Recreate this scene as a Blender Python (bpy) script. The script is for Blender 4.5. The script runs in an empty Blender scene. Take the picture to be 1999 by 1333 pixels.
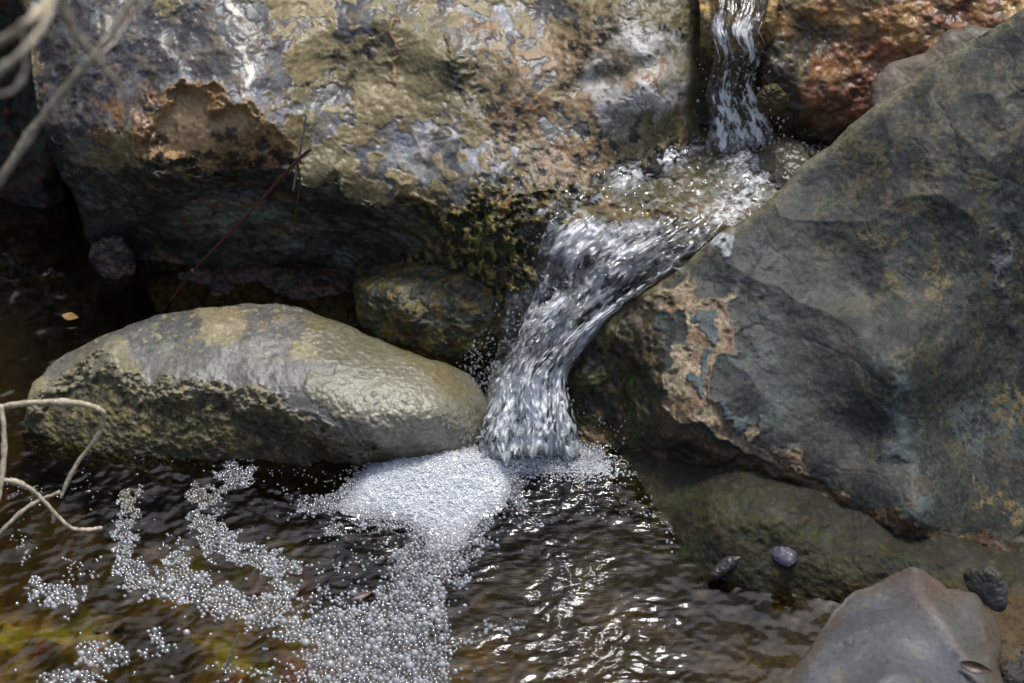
import bpy, math
import numpy as np

# ------------------------------------------------------------------ camera, sky, sun, exposure
SC = bpy.context.scene
COL = SC.collection
CAM = np.array([0.0, -1.532, 1.286])
PITCH = math.radians(40.0)
FPX = 1999 * 70.0 / 36.0
CX, CY = 999.5, 666.5
cd = bpy.data.cameras.new('camera')
cam = bpy.data.objects.new('camera', cd)
COL.objects.link(cam)
cam.location = CAM
cam.rotation_euler = (math.radians(90) - PITCH, 0, 0)
cd.lens = 70.0
cd.sensor_width = 36.0
cd.clip_start = 0.05
cd.clip_end = 500.0
cd.dof.use_dof = True
cd.dof.focus_distance = 1.82
cd.dof.aperture_fstop = 6.5
SC.camera = cam

SUN_EL, SUN_AZ = 69.0, 28.0          # degrees; azimuth measured from +Y (behind the rocks) towards +X
w = bpy.data.worlds.new('World')
SC.world = w
w.use_nodes = True
nt = w.node_tree
bg = nt.nodes['Background']
sky = nt.nodes.new('ShaderNodeTexSky')
sky.sky_type = 'NISHITA'
sky.sun_disc = False
sky.sun_elevation = math.radians(SUN_EL)
sky.sun_rotation = math.radians(SUN_AZ)
sky.dust_density = 3.0
sky.air_density = 0.8
hs = nt.nodes.new('ShaderNodeHueSaturation')     # thin high cloud: a paler sky
hs.inputs['Saturation'].default_value = 0.8
nt.links.new(sky.outputs['Color'], hs.inputs['Color'])
nt.links.new(hs.outputs['Color'], bg.inputs['Color'])
bg.inputs['Strength'].default_value = 0.14

sl = bpy.data.lights.new('sun', 'SUN')
sun = bpy.data.objects.new('sun', sl)
COL.objects.link(sun)
sl.energy = 2.0
sl.angle = math.radians(12.0)
sl.color = (1.0, 0.985, 0.96)
sun.rotation_euler = (math.radians(-(90 - SUN_EL)), 0, math.radians(-SUN_AZ))

SC.view_settings.view_transform = 'Standard'
SC.view_settings.look = 'None'
SC.view_settings.exposure = 0.45
SC.view_settings.gamma = 1.0
SC.render.engine = 'CYCLES'
SC.cycles.max_bounces = 12
SC.cycles.transparent_max_bounces = 24
SC.cycles.glossy_bounces = 3
SC.cycles.diffuse_bounces = 3
SC.cycles.caustics_reflective = False
SC.cycles.caustics_refractive = False
SC.cycles.sample_clamp_indirect = 4.0

# ------------------------------------------------------------------ rays
ca, sa = math.cos(PITCH), math.sin(PITCH)


def rays(px, py):
    u = (np.asarray(px, float) - CX) / FPX
    v = (CY - np.asarray(py, float)) / FPX
    return np.stack([u, ca + v * sa, -sa + v * ca], -1)


def depth_of(c):
    """control (px, py, 'y'|'z'|'d', value) -> camera depth"""
    r = rays(c[0], c[1])
    if c[2] == 'z':
        return (c[3] - CAM[2]) / r[2]
    if c[2] == 'y':
        return (c[3] - CAM[1]) / r[1]
    return c[3]


def at(px, py, kind='z', val=0.0):
    return CAM + rays(px, py) * depth_of((px, py, kind, val))


def on_plane(px, py, z):
    r = rays(px, py)
    return CAM + r * ((z - CAM[2]) / r[..., 2])[..., None]


def to_px(P):
    q = P - CAM
    d = q[..., 1] * ca - q[..., 2] * sa
    v = q[..., 1] * sa + q[..., 2] * ca
    return CX + FPX * q[..., 0] / d, CY - FPX * v / d


# ------------------------------------------------------------------ noise volumes (periodic, made by filtering random numbers)
NV = 144


def make_vol(seed, beta, lo, hi):
    g = np.random.default_rng(seed).standard_normal((NV, NV, NV)).astype(np.float32)
    f = np.fft.rfftn(g)
    k = np.fft.fftfreq(NV) * NV
    kz = np.fft.rfftfreq(NV) * NV
    kk = np.sqrt(k[:, None, None] ** 2 + k[None, :, None] ** 2 + kz[None, None, :] ** 2)
    kk[0, 0, 0] = 1
    f *= kk ** (-beta) * (kk >= lo) * (kk <= hi)
    a = np.fft.irfftn(f, s=(NV, NV, NV)).astype(np.float32)
    a -= a.mean()
    a /= a.std()
    return a


VF = make_vol(1, 3.2, 1.5, 28)     # broad, fractal
VR = make_vol(2, 2.1, 3, 30)       # rougher, more fine detail
VS = make_vol(3, 0.6, 3, 7)        # one scale only, for patches and warps


_q1, _r1 = np.linalg.qr(np.random.default_rng(5).standard_normal((3, 3)))
ROT = _q1.astype(np.float32)


def nz(vol, P, size, off=0.0):
    """sample a volume; size = metres per period (axis triple or number)"""
    P = np.asarray(P, np.float32)
    if np.ndim(size) == 0:
        P = P @ ROT
    q = (P / np.asarray(size, np.float32) + off * 0.371 + np.array([.13, .57, .29], np.float32) * off) * NV
    i = np.floor(q).astype(np.int64)
    f = (q - i).astype(np.float32)
    i0 = i % NV
    i1 = (i0 + 1) % NV
    x0, y0, z0 = i0[..., 0], i0[..., 1], i0[..., 2]
    x1, y1, z1 = i1[..., 0], i1[..., 1], i1[..., 2]
    fx, fy, fz = f[..., 0], f[..., 1], f[..., 2]
    a = vol[x0, y0, z0] * (1 - fx) + vol[x1, y0, z0] * fx
    b = vol[x0, y1, z0] * (1 - fx) + vol[x1, y1, z0] * fx
    c = vol[x0, y0, z1] * (1 - fx) + vol[x1, y0, z1] * fx
    d = vol[x0, y1, z1] * (1 - fx) + vol[x1, y1, z1] * fx
    return (a * (1 - fy) + b * fy) * (1 - fz) + (c * (1 - fy) + d * fy) * fz


def ss(a, b, x):
    t = np.clip((x - a) / (b - a), 0, 1)
    return t * t * (3 - 2 * t)


def lin(r, g, b):
    c = np.array([r, g, b], float) / 255
    return np.where(c <= 0.04045, c / 12.92, ((c + 0.055) / 1.055) ** 2.4)


def mixc(a, b, m):
    m = np.asarray(m)[..., None]
    return a * (1 - m) + np.asarray(b) * m


def rbf(ctrl):
    """smooth surface of camera depth through control points"""
    P = np.array([[c[0], c[1]] for c in ctrl], float) / 400.0
    D = np.array([depth_of(c) for c in ctrl])
    n = len(P)

    def ph(r2):
        return 0.5 * r2 * np.log(r2 + 1e-9)
    r2 = ((P[:, None] - P[None]) ** 2).sum(-1)
    A = np.zeros((n + 3, n + 3))
    A[:n, :n] = ph(r2) + np.eye(n) * 0.004
    A[:n, n] = 1
    A[:n, n + 1:] = P
    A[n, :n] = 1
    A[n + 1:, :n] = P.T
    s = np.linalg.solve(A, np.concatenate([D, np.zeros(3)]))

    def f(px, py):
        x = np.asarray(px) / 400.0
        y = np.asarray(py) / 400.0
        out = s[n] + s[n + 1] * x + s[n + 2] * y
        for i in range(n):
            out = out + s[i] * ph((x - P[i, 0]) ** 2 + (y - P[i, 1]) ** 2)
        return out
    return f


def smooth_poly(pts, per=8, closed=True):
    p = np.array(pts, float)
    n = len(p)
    out = []
    for i in range(n if closed else n - 1):
        if closed:
            a, b, c, d = p[(i - 1) % n], p[i], p[(i + 1) % n], p[(i + 2) % n]
        else:
            a, b, c, d = p[max(i - 1, 0)], p[i], p[i + 1], p[min(i + 2, n - 1)]
        t = np.linspace(0, 1, per, endpoint=False)[:, None]
        out.append(0.5 * ((2 * b) + (-a + c) * t + (2 * a - 5 * b + 4 * c - d) * t ** 2 + (-a + 3 * b - 3 * c + d) * t ** 3))
    out = np.concatenate(out)
    if not closed:
        out = np.concatenate([out, p[-1:]])
    return out


def sd_poly(px, py, poly):
    """signed distance (positive inside) and nearest outline point"""
    x = px.ravel()
    y = py.ravel()
    best = np.full(x.shape, 1e18)
    nx = np.zeros_like(x)
    ny = np.zeros_like(x)
    ins = np.zeros(x.shape, bool)
    n = len(poly)
    for i in range(n):
        ax, ay = poly[i]
        bx, by = poly[(i + 1) % n]
        dx, dy = bx - ax, by - ay
        t = np.clip(((x - ax) * dx + (y - ay) * dy) / (dx * dx + dy * dy + 1e-12), 0, 1)
        qx, qy = ax + t * dx, ay + t * dy
        d = (x - qx) ** 2 + (y - qy) ** 2
        m = d < best
        best = np.where(m, d, best)
        nx = np.where(m, qx, nx)
        ny = np.where(m, qy, ny)
        if ay != by:
            ins ^= ((ay > y) != (by > y)) & (x < (bx - ax) * (y - ay) / (by - ay) + ax)
    s = np.sqrt(best) * np.where(ins, 1, -1)
    return s.reshape(px.shape), nx.reshape(px.shape), ny.reshape(px.shape)


def d_line(px, py, pts):
    """distance to an open polyline and the position 0..1 along it"""
    best = np.full(np.shape(px), 1e18)
    pos = np.zeros(np.shape(px))
    n = len(pts) - 1
    for i in range(n):
        ax, ay = pts[i][:2]
        bx, by = pts[i + 1][:2]
        dx, dy = bx - ax, by - ay
        t = np.clip(((px - ax) * dx + (py - ay) * dy) / (dx * dx + dy * dy + 1e-12), 0, 1)
        d = (px - ax - t * dx) ** 2 + (py - ay - t * dy) ** 2
        m = d < best
        best = np.where(m, d, best)
        pos = np.where(m, (i + t) / n, pos)
    return np.sqrt(best), pos


def blob(x, y, cx, cy, rx, ry, rot=0.0, hard=0.6):
    c, s = math.cos(math.radians(rot)), math.sin(math.radians(rot))
    u = ((x - cx) * c + (y - cy) * s) / rx
    v = (-(x - cx) * s + (y - cy) * c) / ry
    return 1 - ss(hard, 2 - hard, np.sqrt(u * u + v * v))


# ------------------------------------------------------------------ mesh + naming helpers
def mesh_obj(name, V, F, mat, attrs=None, parent=None, smooth=True, loc=None):
    V = np.asarray(V, np.float64)
    if loc is not None:
        V = V - np.asarray(loc)
    me = bpy.data.meshes.new(name)
    if isinstance(F, np.ndarray):
        k = F.shape[1]
        me.vertices.add(len(V))
        me.vertices.foreach_set('co', V.astype(np.float32).ravel())
        me.loops.add(F.size)
        me.loops.foreach_set('vertex_index', F.astype(np.int32).ravel())
        me.polygons.add(len(F))
        me.polygons.foreach_set('loop_start', np.arange(0, F.size, k, dtype=np.int32))
        me.update(calc_edges=True)
        me.validate()
    else:
        me.from_pydata(V.tolist(), [], F)
    if smooth:
        me.polygons.foreach_set('use_smooth', np.ones(len(me.polygons), bool))
    for k, a in (attrs or {}).items():
        a = np.asarray(a, np.float32)
        if a.ndim == 2:
            at_ = me.attributes.new(k, 'FLOAT_COLOR', 'POINT')
            at_.data.foreach_set('color', np.concatenate([a, np.ones((len(a), 1), np.float32)], 1).ravel())
        else:
            at_ = me.attributes.new(k, 'FLOAT', 'POINT')
            at_.data.foreach_set('value', a.ravel())
    me.materials.append(mat)
    o = bpy.data.objects.new(name, me)
    COL.objects.link(o)
    if loc is not None and parent is None:
        o.location = loc
    if parent is not None:
        o.parent = parent
    return o


def tag(o, label, cat, group=None):
    o['label'] = label
    o['category'] = cat
    if group:
        o['group'] = group
    return o


def kind(o, k):
    o['kind'] = k
    return o


def compact(V, F, attrs):
    used = np.zeros(len(V), bool)
    used[F.ravel()] = True
    idx = np.cumsum(used) - 1
    return V[used], idx[F], {k: a[used] for k, a in attrs.items()}


def make_rock(name, label, cat, outline, ctrl, look, mat, step=2.6, R=50, k=0.5, T=0.12, jit=1.5, seed=0, group=None, parts=()):
    """closed solid: a front skin through the control points that rounds off towards its outline, and a back skin"""
    poly = smooth_poly(outline, 8)
    rng = np.random.default_rng(seed + 77)
    n = len(poly)
    j = rng.standard_normal((n, 2))
    j = (j + np.roll(j, 1, 0) + np.roll(j, -1, 0)) / 1.7
    poly = poly + j * jit
    x0, y0 = poly.min(0) - step
    x1, y1 = poly.max(0) + step
    gx = np.arange(x0, x1 + step, step)
    gy = np.arange(y0, y1 + step, step)
    PX, PY = np.meshgrid(gx, gy)
    sd, qx, qy = sd_poly(PX, PY, poly)
    inside = sd > 0
    cell = inside[:-1, :-1] & inside[1:, :-1] & inside[:-1, 1:] & inside[1:, 1:]
    cnt = np.zeros(PX.shape, int)
    cnt[:-1, :-1] += cell
    cnt[1:, :-1] += cell
    cnt[:-1, 1:] += cell
    cnt[1:, 1:] += cell
    used = cnt > 0
    border = used & (cnt < 4)
    PX = np.where(border, qx, PX)
    PY = np.where(border, qy, PY)
    sd = np.where(border, 0, sd)
    ids = np.arange(PX.size).reshape(PX.shape)
    uid = ids[used]
    remap = -np.ones(PX.size, int)
    remap[uid] = np.arange(len(uid))
    px = PX[used]
    py = PY[used]
    e = np.clip(sd[used], 0, None)
    bd = border[used]
    d0 = rbf(ctrl)(px, py)
    rw = R / FPX * 1.9
    t = np.clip(e / R, 0, 1)
    d = d0 + rw * k * (1 - np.sqrt(1 - (1 - t) ** 2))
    r = rays(px, py)
    P0 = CAM + r * d[:, None]
    disp, rgb, rough, *masks = look(px, py, P0, e)
    disp = disp * ss(0, 6, e)
    Vf = CAM + r * (d - disp)[:, None]
    # a true-ish relief: push along the skin's own normal is close to the view ray for these skins
    tb = np.clip(e / 90.0, 0, 1)
    db = d0 + rw * k + T * np.sqrt(1 - (1 - tb) ** 2)
    Vb = CAM + r * np.maximum(db, d + 0.002)[:, None]
    Vb = np.where(bd[:, None], Vf, Vb)
    c00 = remap[ids[:-1, :-1][cell]]
    c10 = remap[ids[:-1, 1:][cell]]
    c11 = remap[ids[1:, 1:][cell]]
    c01 = remap[ids[1:, :-1][cell]]
    Ff = np.stack([c00, c01, c11, c10], 1)
    nf = len(px)
    bidx = np.where(bd, np.arange(nf), np.arange(nf) + nf)
    Fb = np.stack([bidx[c00], bidx[c10], bidx[c11], bidx[c01]], 1)
    V = np.concatenate([Vf, Vb])
    A = {'tone': np.concatenate([rgb, rgb]), 'gloss': np.concatenate([rough, rough])}
    # regions of another stuff (crust, moss) become children of the stone
    pid = np.zeros(len(Ff), int)
    for i, m in enumerate(masks[:len(parts)]):
        pid = np.where((m > .5)[Ff].all(1), i + 1, pid)
    V0, F0_, A0 = compact(V, np.concatenate([Ff[pid == 0], Fb]), A)
    loc = V0.mean(0)
    o = mesh_obj(name, V0, F0_, mat, A0, loc=loc)
    tag(o, label, cat, group)
    for i, pn in enumerate(parts):
        if (pid == i + 1).any():
            V1, F1, A1 = compact(V, Ff[pid == i + 1], A)
            mesh_obj(pn[0], V1, F1, pn[1] or mat, A1, parent=o, loc=loc)
    return o


def tube_mesh(pts, radii, seg=8, per=6, wob=0.0, seed=0):
    p = smooth_poly(pts, per, closed=False)
    n = len(p)
    rr = np.interp(np.linspace(0, 1, n), np.linspace(0, 1, len(radii)), radii)
    rng = np.random.default_rng(seed)
    if wob:
        p = p + rng.standard_normal(p.shape) * wob
        rr = rr * (1 + 0.10 * rng.standard_normal(n))
        for c in rng.random(3):
            rr = rr * (1 + .35 * np.exp(-((np.linspace(0, 1, n) - c) * n / 1.6) ** 2))
    tg = np.gradient(p, axis=0)
    tg /= np.linalg.norm(tg, axis=1)[:, None] + 1e-12
    ref = np.array([0.3, 0.2, 0.93])
    a = np.cross(tg, ref)
    a /= np.linalg.norm(a, axis=1)[:, None] + 1e-12
    b = np.cross(tg, a)
    th = np.linspace(0, 2 * np.pi, seg, endpoint=False)
    V = (p[:, None] + rr[:, None, None] * (a[:, None] * np.cos(th)[None, :, None] + b[:, None] * np.sin(th)[None, :, None])).reshape(-1, 3)
    F = []
    for i in range(n - 1):
        for k in range(seg):
            k2 = (k + 1) % seg
            F.append((i * seg + k, i * seg + k2, (i + 1) * seg + k2, (i + 1) * seg + k))
    F.append(tuple(range(seg))[::-1])
    F.append(tuple((n - 1) * seg + k for k in range(seg)))
    return V, F


# ------------------------------------------------------------------ materials
def new_mat(name):
    m = bpy.data.materials.new(name)
    m.use_nodes = True
    t = m.node_tree
    for n in list(t.nodes):
        if n.type != 'OUTPUT_MATERIAL':
            t.nodes.remove(n)
    return m, t, t.nodes, t.links, [n for n in t.nodes if n.type == 'OUTPUT_MATERIAL'][0]


def rock_mat(name, grain=900.0, contrast=0.55, bump=0.5, bscale=500.0, speck=0.0, spec=0.35):
    m, t, N, L, out = new_mat(name)
    tc = N.new('ShaderNodeTexCoord')
    bs = N.new('ShaderNodeBsdfPrincipled')
    ac = N.new('ShaderNodeAttribute')
    ac.attribute_name = 'tone'
    ar = N.new('ShaderNodeAttribute')
    ar.attribute_name = 'gloss'
    n1 = N.new('ShaderNodeTexNoise')
    n1.inputs['Scale'].default_value = grain
    n1.inputs['Detail'].default_value = 5
    n1.inputs['Roughness'].default_value = 0.7
    n2 = N.new('ShaderNodeTexNoise')
    n2.inputs['Scale'].default_value = grain * 0.22
    n2.inputs['Detail'].default_value = 6
    n2.inputs['Roughness'].default_value = 0.65
    for n in (n1, n2):
        L.new(tc.outputs['Object'], n.inputs['Vector'])
    mr = N.new('ShaderNodeMapRange')
    mr.inputs['From Min'].default_value = 0.3
    mr.inputs['From Max'].default_value = 0.7
    mr.inputs['To Min'].default_value = 1 - contrast
    mr.inputs['To Max'].default_value = 1 + contrast
    mr.clamp = False
    L.new(n1.outputs['Fac'], mr.inputs['Value'])
    mr2 = N.new('ShaderNodeMapRange')
    mr2.inputs['From Min'].default_value = 0.32
    mr2.inputs['From Max'].default_value = 0.68
    mr2.inputs['To Min'].default_value = 1 - contrast * 0.8
    mr2.inputs['To Max'].default_value = 1 + contrast * 0.8
    mr2.clamp = False
    L.new(n2.outputs['Fac'], mr2.inputs['Value'])
    mu = N.new('ShaderNodeMath')
    mu.operation = 'MULTIPLY'
    L.new(mr.outputs[0], mu.inputs[0])
    L.new(mr2.outputs[0], mu.inputs[1])
    sc = N.new('ShaderNodeVectorMath')
    sc.operation = 'SCALE'
    L.new(ac.outputs['Color'], sc.inputs[0])
    L.new(mu.outputs[0], sc.inputs['Scale'])
    colout = sc.outputs[0]
    if speck > 0:                      # pale mineral grains
        v = N.new('ShaderNodeTexVoronoi')
        v.inputs['Scale'].default_value = 420
        L.new(tc.outputs['Object'], v.inputs['Vector'])
        cr = N.new('ShaderNodeMapRange')
        cr.inputs['From Min'].default_value = 0.10
        cr.inputs['From Max'].default_value = 0.22
        cr.inputs['To Min'].default_value = speck
        cr.inputs['To Max'].default_value = 0
        L.new(v.outputs['Distance'], cr.inputs['Value'])
        mx = N.new('ShaderNodeMix')
        mx.data_type = 'RGBA'
        L.new(cr.outputs[0], mx.inputs['Factor'])
        L.new(colout, mx.inputs['A'])
        mx.inputs['B'].default_value = (0.30, 0.27, 0.20, 1)
        colout = mx.outputs['Result']
    L.new(colout, bs.inputs['Base Color'])
    # roughness with a fine variation so that wet films break up
    ra = N.new('ShaderNodeMapRange')
    ra.inputs['From Min'].default_value = 0.3
    ra.inputs['From Max'].default_value = 0.7
    ra.inputs['To Min'].default_value = -0.10
    ra.inputs['To Max'].default_value = 0.14
    L.new(n2.outputs['Fac'], ra.inputs['Value'])
    ad = N.new('ShaderNodeMath')
    ad.operation = 'ADD'
    ad.use_clamp = True
    L.new(ar.outputs['Fac'], ad.inputs[0])
    L.new(ra.outputs[0], ad.inputs[1])
    L.new(ad.outputs[0], bs.inputs['Roughness'])
    bs.inputs['Specular IOR Level'].default_value = spec
    nb = N.new('ShaderNodeTexNoise')
    nb.inputs['Scale'].default_value = bscale
    nb.inputs['Detail'].default_value = 4
    nb.inputs['Roughness'].default_value = 0.6
    L.new(tc.outputs['Object'], nb.inputs['Vector'])
    bu = N.new('ShaderNodeBump')
    bu.inputs['Strength'].default_value = bump
    bu.inputs['Distance'].default_value = 0.0015
    L.new(nb.outputs['Fac'], bu.inputs['Height'])
    L.new(bu.outputs['Normal'], bs.inputs['Normal'])
    L.new(bs.outputs[0], out.inputs['Surface'])
    return m


def water_mat(name, tint, rough=0.03, bump=0.25, bscale=160.0, stretch=(1, 1, 1), white=(0.93, 0.96, 0.98), fres=1.34, turn=0.0, chop=False, thru=0.2):
    m, t, N, L, out = new_mat(name)
    tr = N.new('ShaderNodeBsdfTransparent')
    tr.inputs['Color'].default_value = (*tint, 1)
    gl = N.new('ShaderNodeBsdfGlossy')
    gl.inputs['Roughness'].default_value = rough
    gl.inputs['Color'].default_value = (1, 1, 1, 1)
    fr = N.new('ShaderNodeFresnel')
    fr.inputs['IOR'].default_value = fres
    tc = N.new('ShaderNodeTexCoord')
    mp = N.new('ShaderNodeMapping')
    mp.inputs['Scale'].default_value = stretch
    L.new(tc.outputs['Object'], mp.inputs['Vector'])
    nb = N.new('ShaderNodeTexNoise')
    nb.inputs['Scale'].default_value = bscale
    nb.inputs['Detail'].default_value = 3
    mp.inputs['Rotation'].default_value = (0, 0, turn)
    mp.inputs['Location'].default_value = (37.3, 91.7, 5.5)
    L.new(mp.outputs[0], nb.inputs['Vector'])
    bu = N.new('ShaderNodeBump')
    bu.inputs['Strength'].default_value = bump
    bu.inputs['Distance'].default_value = 0.003
    if chop:
        ch = N.new('ShaderNodeAttribute')
        ch.attribute_name = 'chop'
        L.new(ch.outputs['Fac'], bu.inputs['Strength'])
    L.new(nb.outputs['Fac'], bu.inputs['Height'])
    L.new(bu.outputs[0], fr.inputs['Normal'])
    L.new(bu.outputs[0], gl.inputs['Normal'])
    mx = N.new('ShaderNodeMixShader')
    L.new(fr.outputs[0], mx.inputs[0])
    L.new(tr.outputs[0], mx.inputs[1])
    L.new(gl.outputs[0], mx.inputs[2])
    pb = N.new('ShaderNodeBsdfPrincipled')
    pb.inputs['Base Color'].default_value = (*white, 1)
    pb.inputs['Roughness'].default_value = 0.22
    L.new(bu.outputs[0], pb.inputs['Normal'])
    tl = N.new('ShaderNodeBsdfTranslucent')
    tl.inputs['Color'].default_value = (*white, 1)
    mw = N.new('ShaderNodeMixShader')
    mw.inputs[0].default_value = thru
    L.new(pb.outputs[0], mw.inputs[1])
    L.new(tl.outputs[0], mw.inputs[2])
    aa = N.new('ShaderNodeAttribute')
    aa.attribute_name = 'aeration'
    m2 = N.new('ShaderNodeMixShader')
    L.new(aa.outputs['Fac'], m2.inputs[0])
    L.new(mx.outputs[0], m2.inputs[1])
    L.new(mw.outputs[0], m2.inputs[2])
    L.new(m2.outputs[0], out.inputs['Surface'])
    return m


def bubble_mat(name):
    m, t, N, L, out = new_mat(name)
    tr = N.new('ShaderNodeBsdfTransparent')
    tr.inputs['Color'].default_value = (0.93, 0.95, 0.96, 1)
    gl = N.new('ShaderNodeBsdfGlossy')
    gl.inputs['Roughness'].default_value = 0.03
    lw = N.new('ShaderNodeLayerWeight')
    lw.inputs['Blend'].default_value = 0.42
    mr = N.new('ShaderNodeMapRange')
    mr.inputs['To Min'].default_value = 0.14
    mr.inputs['To Max'].default_value = 0.95
    L.new(lw.outputs['Fresnel'], mr.inputs['Value'])
    mx = N.new('ShaderNodeMixShader')
    L.new(mr.outputs[0], mx.inputs[0])
    L.new(tr.outputs[0], mx.inputs[1])
    L.new(gl.outputs[0], mx.inputs[2])
    df = N.new('ShaderNodeBsdfPrincipled')
    df.inputs['Base Color'].default_value = (0.80, 0.83, 0.86, 1)
    df.inputs['Roughness'].default_value = 0.15
    aa = N.new('ShaderNodeAttribute')
    aa.attribute_name = 'aeration'
    m2 = N.new('ShaderNodeMixShader')
    L.new(aa.outputs['Fac'], m2.inputs[0])
    L.new(mx.outputs[0], m2.inputs[1])
    L.new(df.outputs[0], m2.inputs[2])
    L.new(m2.outputs[0], out.inputs['Surface'])
    return m


def bark_mat(name, c1, c2, rough=0.7, scale=300, stretch=(1, 1, 1)):
    m, t, N, L, out = new_mat(name)
    tc = N.new('ShaderNodeTexCoord')
    mp = N.new('ShaderNodeMapping')
    mp.inputs['Scale'].default_value = stretch
    n = N.new('ShaderNodeTexNoise')
    n.inputs['Scale'].default_value = scale
    n.inputs['Detail'].default_value = 5
    L.new(tc.outputs['Object'], mp.inputs['Vector'])
    L.new(mp.outputs[0], n.inputs['Vector'])
    cr = N.new('ShaderNodeValToRGB')
    cr.color_ramp.elements[0].position = 0.35
    cr.color_ramp.elements[1].position = 0.65
    cr.color_ramp.elements[0].color = (*c1, 1)
    cr.color_ramp.elements[1].color = (*c2, 1)
    L.new(n.outputs['Fac'], cr.inputs[0])
    bs = N.new('ShaderNodeBsdfPrincipled')
    bs.inputs['Roughness'].default_value = rough
    L.new(cr.outputs[0], bs.inputs['Base Color'])
    bu = N.new('ShaderNodeBump')
    bu.inputs['Strength'].default_value = 0.5
    bu.inputs['Distance'].default_value = 0.001
    L.new(n.outputs['Fac'], bu.inputs['Height'])
    L.new(bu.outputs[0], bs.inputs['Normal'])
    L.new(bs.outputs[0], out.inputs['Surface'])
    return m


M_BACK = rock_mat('crusted_stone', 900, 0.30, 0.22, 700)
M_RIGHT = rock_mat('slate_stone', 1000, 0.62, 0.4, 900, speck=0.22)
M_LEFT = rock_mat('river_stone', 900, 0.36, 0.4, 800, spec=.7)
M_MOSS = rock_mat('mossy_stone', 800, 0.55, 0.6, 650)
M_PLAIN = rock_mat('smooth_stone', 1000, 0.24, 0.15, 900, speck=0.06)
M_BED = rock_mat('bed_silt', 60, 0.4, 0.5, 90, spec=.05)
M_POOL = water_mat('pool_water', (0.78, 0.74, 0.46), 0.03, 0.10, 1.0, stretch=(75, 240, 1), turn=-.28, chop=True, fres=1.45)
M_FLOW = water_mat('flowing_water', (0.93, 0.94, 0.93), 0.15, 0.30, 240, fres=1.75)
M_BASIN = water_mat('basin_water', (0.90, 0.90, 0.86), 0.05, 0.16, 130)
M_STRAND = water_mat('falling_water', (0.95, 0.97, 0.98), 0.05, 0.1, 500, fres=1.34)
M_FOAM = bubble_mat('foam_bubbles')
M_TWIG = bark_mat('dry_bark', lin(150, 138, 116), lin(206, 192, 166), 0.7, 260)
M_STEM = bark_mat('red_stem', lin(48, 24, 18), lin(86, 52, 40), 0.45, 500)
M_PALE = bark_mat('grey_stem', lin(110, 105, 98), lin(150, 146, 138), 0.6, 500)
M_LEAFY = bark_mat('yellow_leaf', lin(104, 74, 26), lin(140, 104, 40), 0.45, 200)
M_LEAFB = bark_mat('brown_leaf', lin(44, 28, 22), lin(78, 50, 38), 0.4, 200)


# ------------------------------------------------------------------ looks of the single rocks
def base_noise(P, a1=0.006, a2=0.0022, s1=0.30, s2=0.07, off=0.0):
    return a1 * nz(VF, P, s1, off) + a2 * nz(VR, P, s2, off + 3)


def warp(px, py, P, amp, size=0.16, off=0.0):
    wx = px + amp * nz(VS, P, size, off + 1) + amp * 0.5 * nz(VR, P, size * 0.45, off + 2)
    wy = py + amp * nz(VS, P, size, off + 5) + amp * 0.5 * nz(VR, P, size * 0.45, off + 6)
    return wx, wy


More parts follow.
